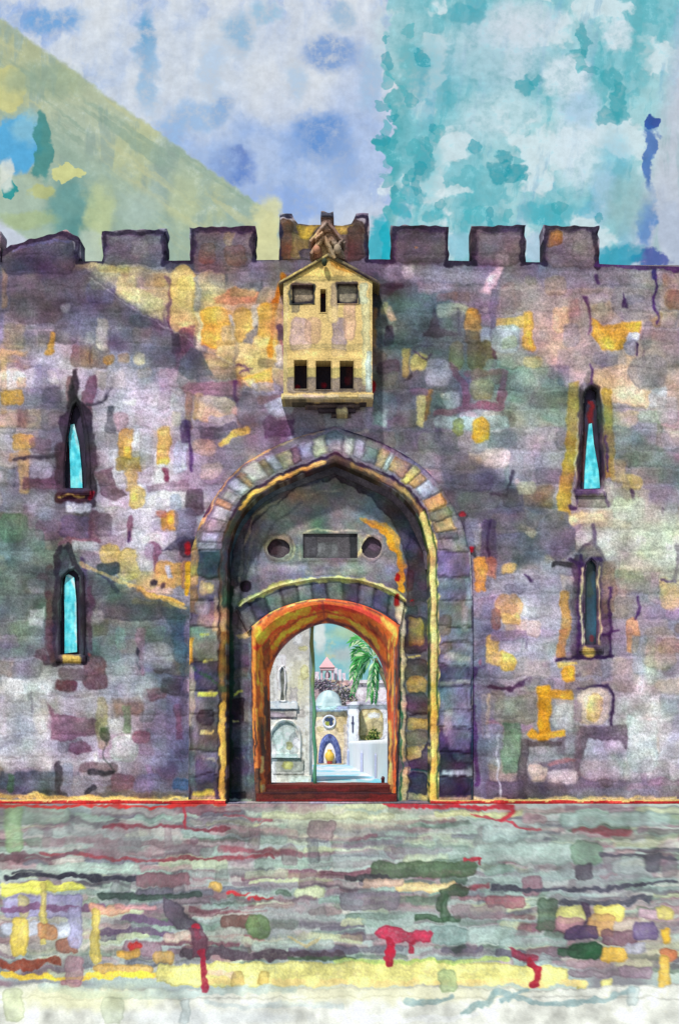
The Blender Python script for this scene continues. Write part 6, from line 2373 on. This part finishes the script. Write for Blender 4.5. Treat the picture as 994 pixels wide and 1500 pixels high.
for b in ((590, 60, 40, 60, (176, 208, 214), .7, 1.0), (606, 100, 22, 40, (76, 172, 182), .85, .5), (640, 105, 34, 50, (86, 170, 190), .7, .9), (620, 225, 30, 60, (92, 184, 196), .7, .8), (600, 200, 22, 40, (136, 194, 204), .6, .9), (620, 236, 16, 26, (50, 158, 172), .85, .2), (640, 200, 12, 16, (54, 164, 178), .7, .3),
          (560, 270, 10, 20, (226, 240, 244), .9, .3), (660, 280, 26, 8, (224, 238, 242), .9, .25), (600, 282, 20, 14, (36, 166, 182), .9, .15), (585, 305, 12, 16, (46, 172, 188), .85, .2), (632, 312, 16, 12, (44, 170, 184), .85, .15), (694, 314, 18, 14, (66, 178, 190), .8, .2), (800, 310, 40, 18, (70, 176, 192), .85, .3), (860, 310, 16, 14, (90, 176, 204), .7, .4),
          (735, 70, 70, 60, (202, 216, 230), .85, .9), (710, 90, 30, 26, (150, 200, 210), .6, .5), (680, 20, 30, 12, (70, 168, 184), .85, .25), (694, 8, 14, 22, (70, 168, 184), .8, .3), (770, 30, 60, 26, (210, 220, 230), .8, .9), (735, 160, 60, 30, (200, 224, 232), .8, .5), (700, 190, 40, 24, (206, 226, 234), .6, .8),
          (768, 124, 17, 13, (48, 162, 176), .95, .1), (786, 120, 10, 5, (48, 162, 176), .9, .2), (698, 217, 10, 10, (58, 164, 180), .95, .1), (738, 228, 11, 14, (32, 154, 170), .95, .1), (728, 248, 19, 14, (32, 154, 170), .95, .1), (750, 252, 16, 10, (32, 154, 170), .95, .12), (764, 260, 9, 4, (40, 160, 174), .9, .2),
          (850, 60, 24, 36, (170, 212, 220), .7, .6), (852, 56, 9, 30, (52, 160, 172), .95, .12), (842, 78, 16, 11, (52, 160, 172), .9, .12), (832, 112, 34, 30, (224, 234, 242), .95, .4), (846, 200, 36, 76, (214, 230, 240), .9, .5), (850, 160, 26, 28, (158, 196, 226), .7, .7), (905, 54, 26, 22, (218, 230, 238), .95, .3),
          (862, 104, 20, 6, (60, 164, 176), .85, .2), (894, 118, 14, 18, (60, 164, 176), .9, .15), (905, 148, 11, 24, (54, 160, 172), .9, .15), (892, 170, 16, 12, (54, 160, 174), .9, .15), (910, 170, 12, 10, (64, 166, 178), .8, .2), (938, 80, 14, 60, (90, 176, 186), .7, .6), (900, 240, 24, 50, (120, 188, 214), .6, .9), (880, 290, 20, 34, (166, 196, 226), .7, .8)):
    blob(*b[:5], b[5] * .9, b[6] + .18, Sw, .5)
for k, (x, y) in enumerate(((570, 58), (568, 92), (566, 118), (560, 154), (574, 172), (562, 190), (572, 214), (556, 206), (564, 236), (560, 262), (574, 282), (582, 292), (604, 256), (612, 270), (606, 220), (596, 262), (634, 190), (648, 196), (628, 214), (612, 244), (590, 130), (602, 142), (618, 84), (596, 44), (640, 296), (716, 318), (744, 312), (820, 300), (876, 318), (846, 96), (902, 132))):
    blob(x, y, 6 + 5 * ((k * 7) % 5) / 4, 7 + 7 * ((k * 3) % 4) / 3, ((62, 166, 178), (44, 158, 174), (84, 178, 188))[k % 3], .8, .2, Sw, .5)
rt = ramp(vec('DOT_PRODUCT', Sd, (1, .22, 0)), 985, 1030)
over((188, 198, 212), rt, .8)
over((158, 190, 194), math_('MULTIPLY', rt, ramp(nB, .52, .64)), .7)
over((150, 206, 216), math_('MULTIPLY', tq, ramp(gran, .56, .66)), .4)
for b in ((954, 176, 9, 10, (26, 62, 156), .9, .3), (950, 230, 8, 50, (52, 104, 182), .85, .5), (945, 330, 14, 40, (66, 128, 196), .75, .6), (950, 380, 30, 10, (38, 60, 160), .8, .4), (915, 300, 30, 40, (150, 186, 190), .7, 1.0), (900, 375, 40, 16, (30, 158, 186), .8, .5)):
    blob(*b[:7], Sw)
# low sky seen through the gate and between the battlements
blob(555, 355, 20, 34, (30, 176, 196), .9, .4)
blob(672, 360, 20, 24, (150, 200, 218), .8, .5)
blob(782, 366, 16, 24, (182, 206, 226), .8, .5)
blob(392, 360, 20, 40, (216, 216, 166), .9, .5)
blob(132, 365, 20, 26, (190, 206, 190), .8, .5)
lowm = ramp(pv, 780, 830)
over((132, 196, 206), lowm, .96)
over((170, 210, 208), math_('MULTIPLY', lowm, ramp(noise(Sraw, .04, 4).outputs[0], .46, .6)), .8)
over((206, 212, 160), math_('MULTIPLY', lowm, ramp(noise(Sraw, .03, 3).outputs[0], .56, .66)), .7)
blob(508, 928, 24, 9, (190, 214, 160), .6, 1.4, Sd)
blob(468, 930, 8, 26, (226, 232, 230), .85, .9, Sd)
blob(502, 958, 16, 9, (186, 176, 182), .5, 1.6, Sd)
# pigment grain
gm = N.new('ShaderNodeVectorMath'); gm.operation = 'SCALE'; L.new(cur, gm.inputs[0]); L.new(ramp(gran, .3, .7, .85, 1.1, False), gm.inputs['Scale'])

sky = N.new('ShaderNodeTexSky'); sky.sky_type = 'NISHITA'; sky.sun_disc = False
sky.sun_elevation = ELEV; sky.sun_rotation = math.pi + AZ
b1 = N.new('ShaderNodeBackground'); L.new(sky.outputs[0], b1.inputs[0]); b1.inputs[1].default_value = .10
b2 = N.new('ShaderNodeBackground'); L.new(gm.outputs[0], b2.inputs[0]); b2.inputs[1].default_value = 1.0
mx = N.new('ShaderNodeMixShader'); L.new(ramp(sx.outputs[1], .25, .6), mx.inputs[0]); L.new(b1.outputs[0], mx.inputs[1]); L.new(b2.outputs[0], mx.inputs[2])
L.new(mx.outputs[0], out.inputs[0])

vs = SC.view_settings
SC.display_settings.display_device = 'sRGB'
vs.view_transform = 'Standard'; vs.look = 'None'; vs.exposure = 0.0; vs.gamma = 1.0; vs.use_curve_mapping = False
SC.render.engine = 'CYCLES'
SC.cycles.max_bounces = 6; SC.cycles.diffuse_bounces = 3; SC.cycles.glossy_bounces = 2
SC.cycles.use_denoising = True
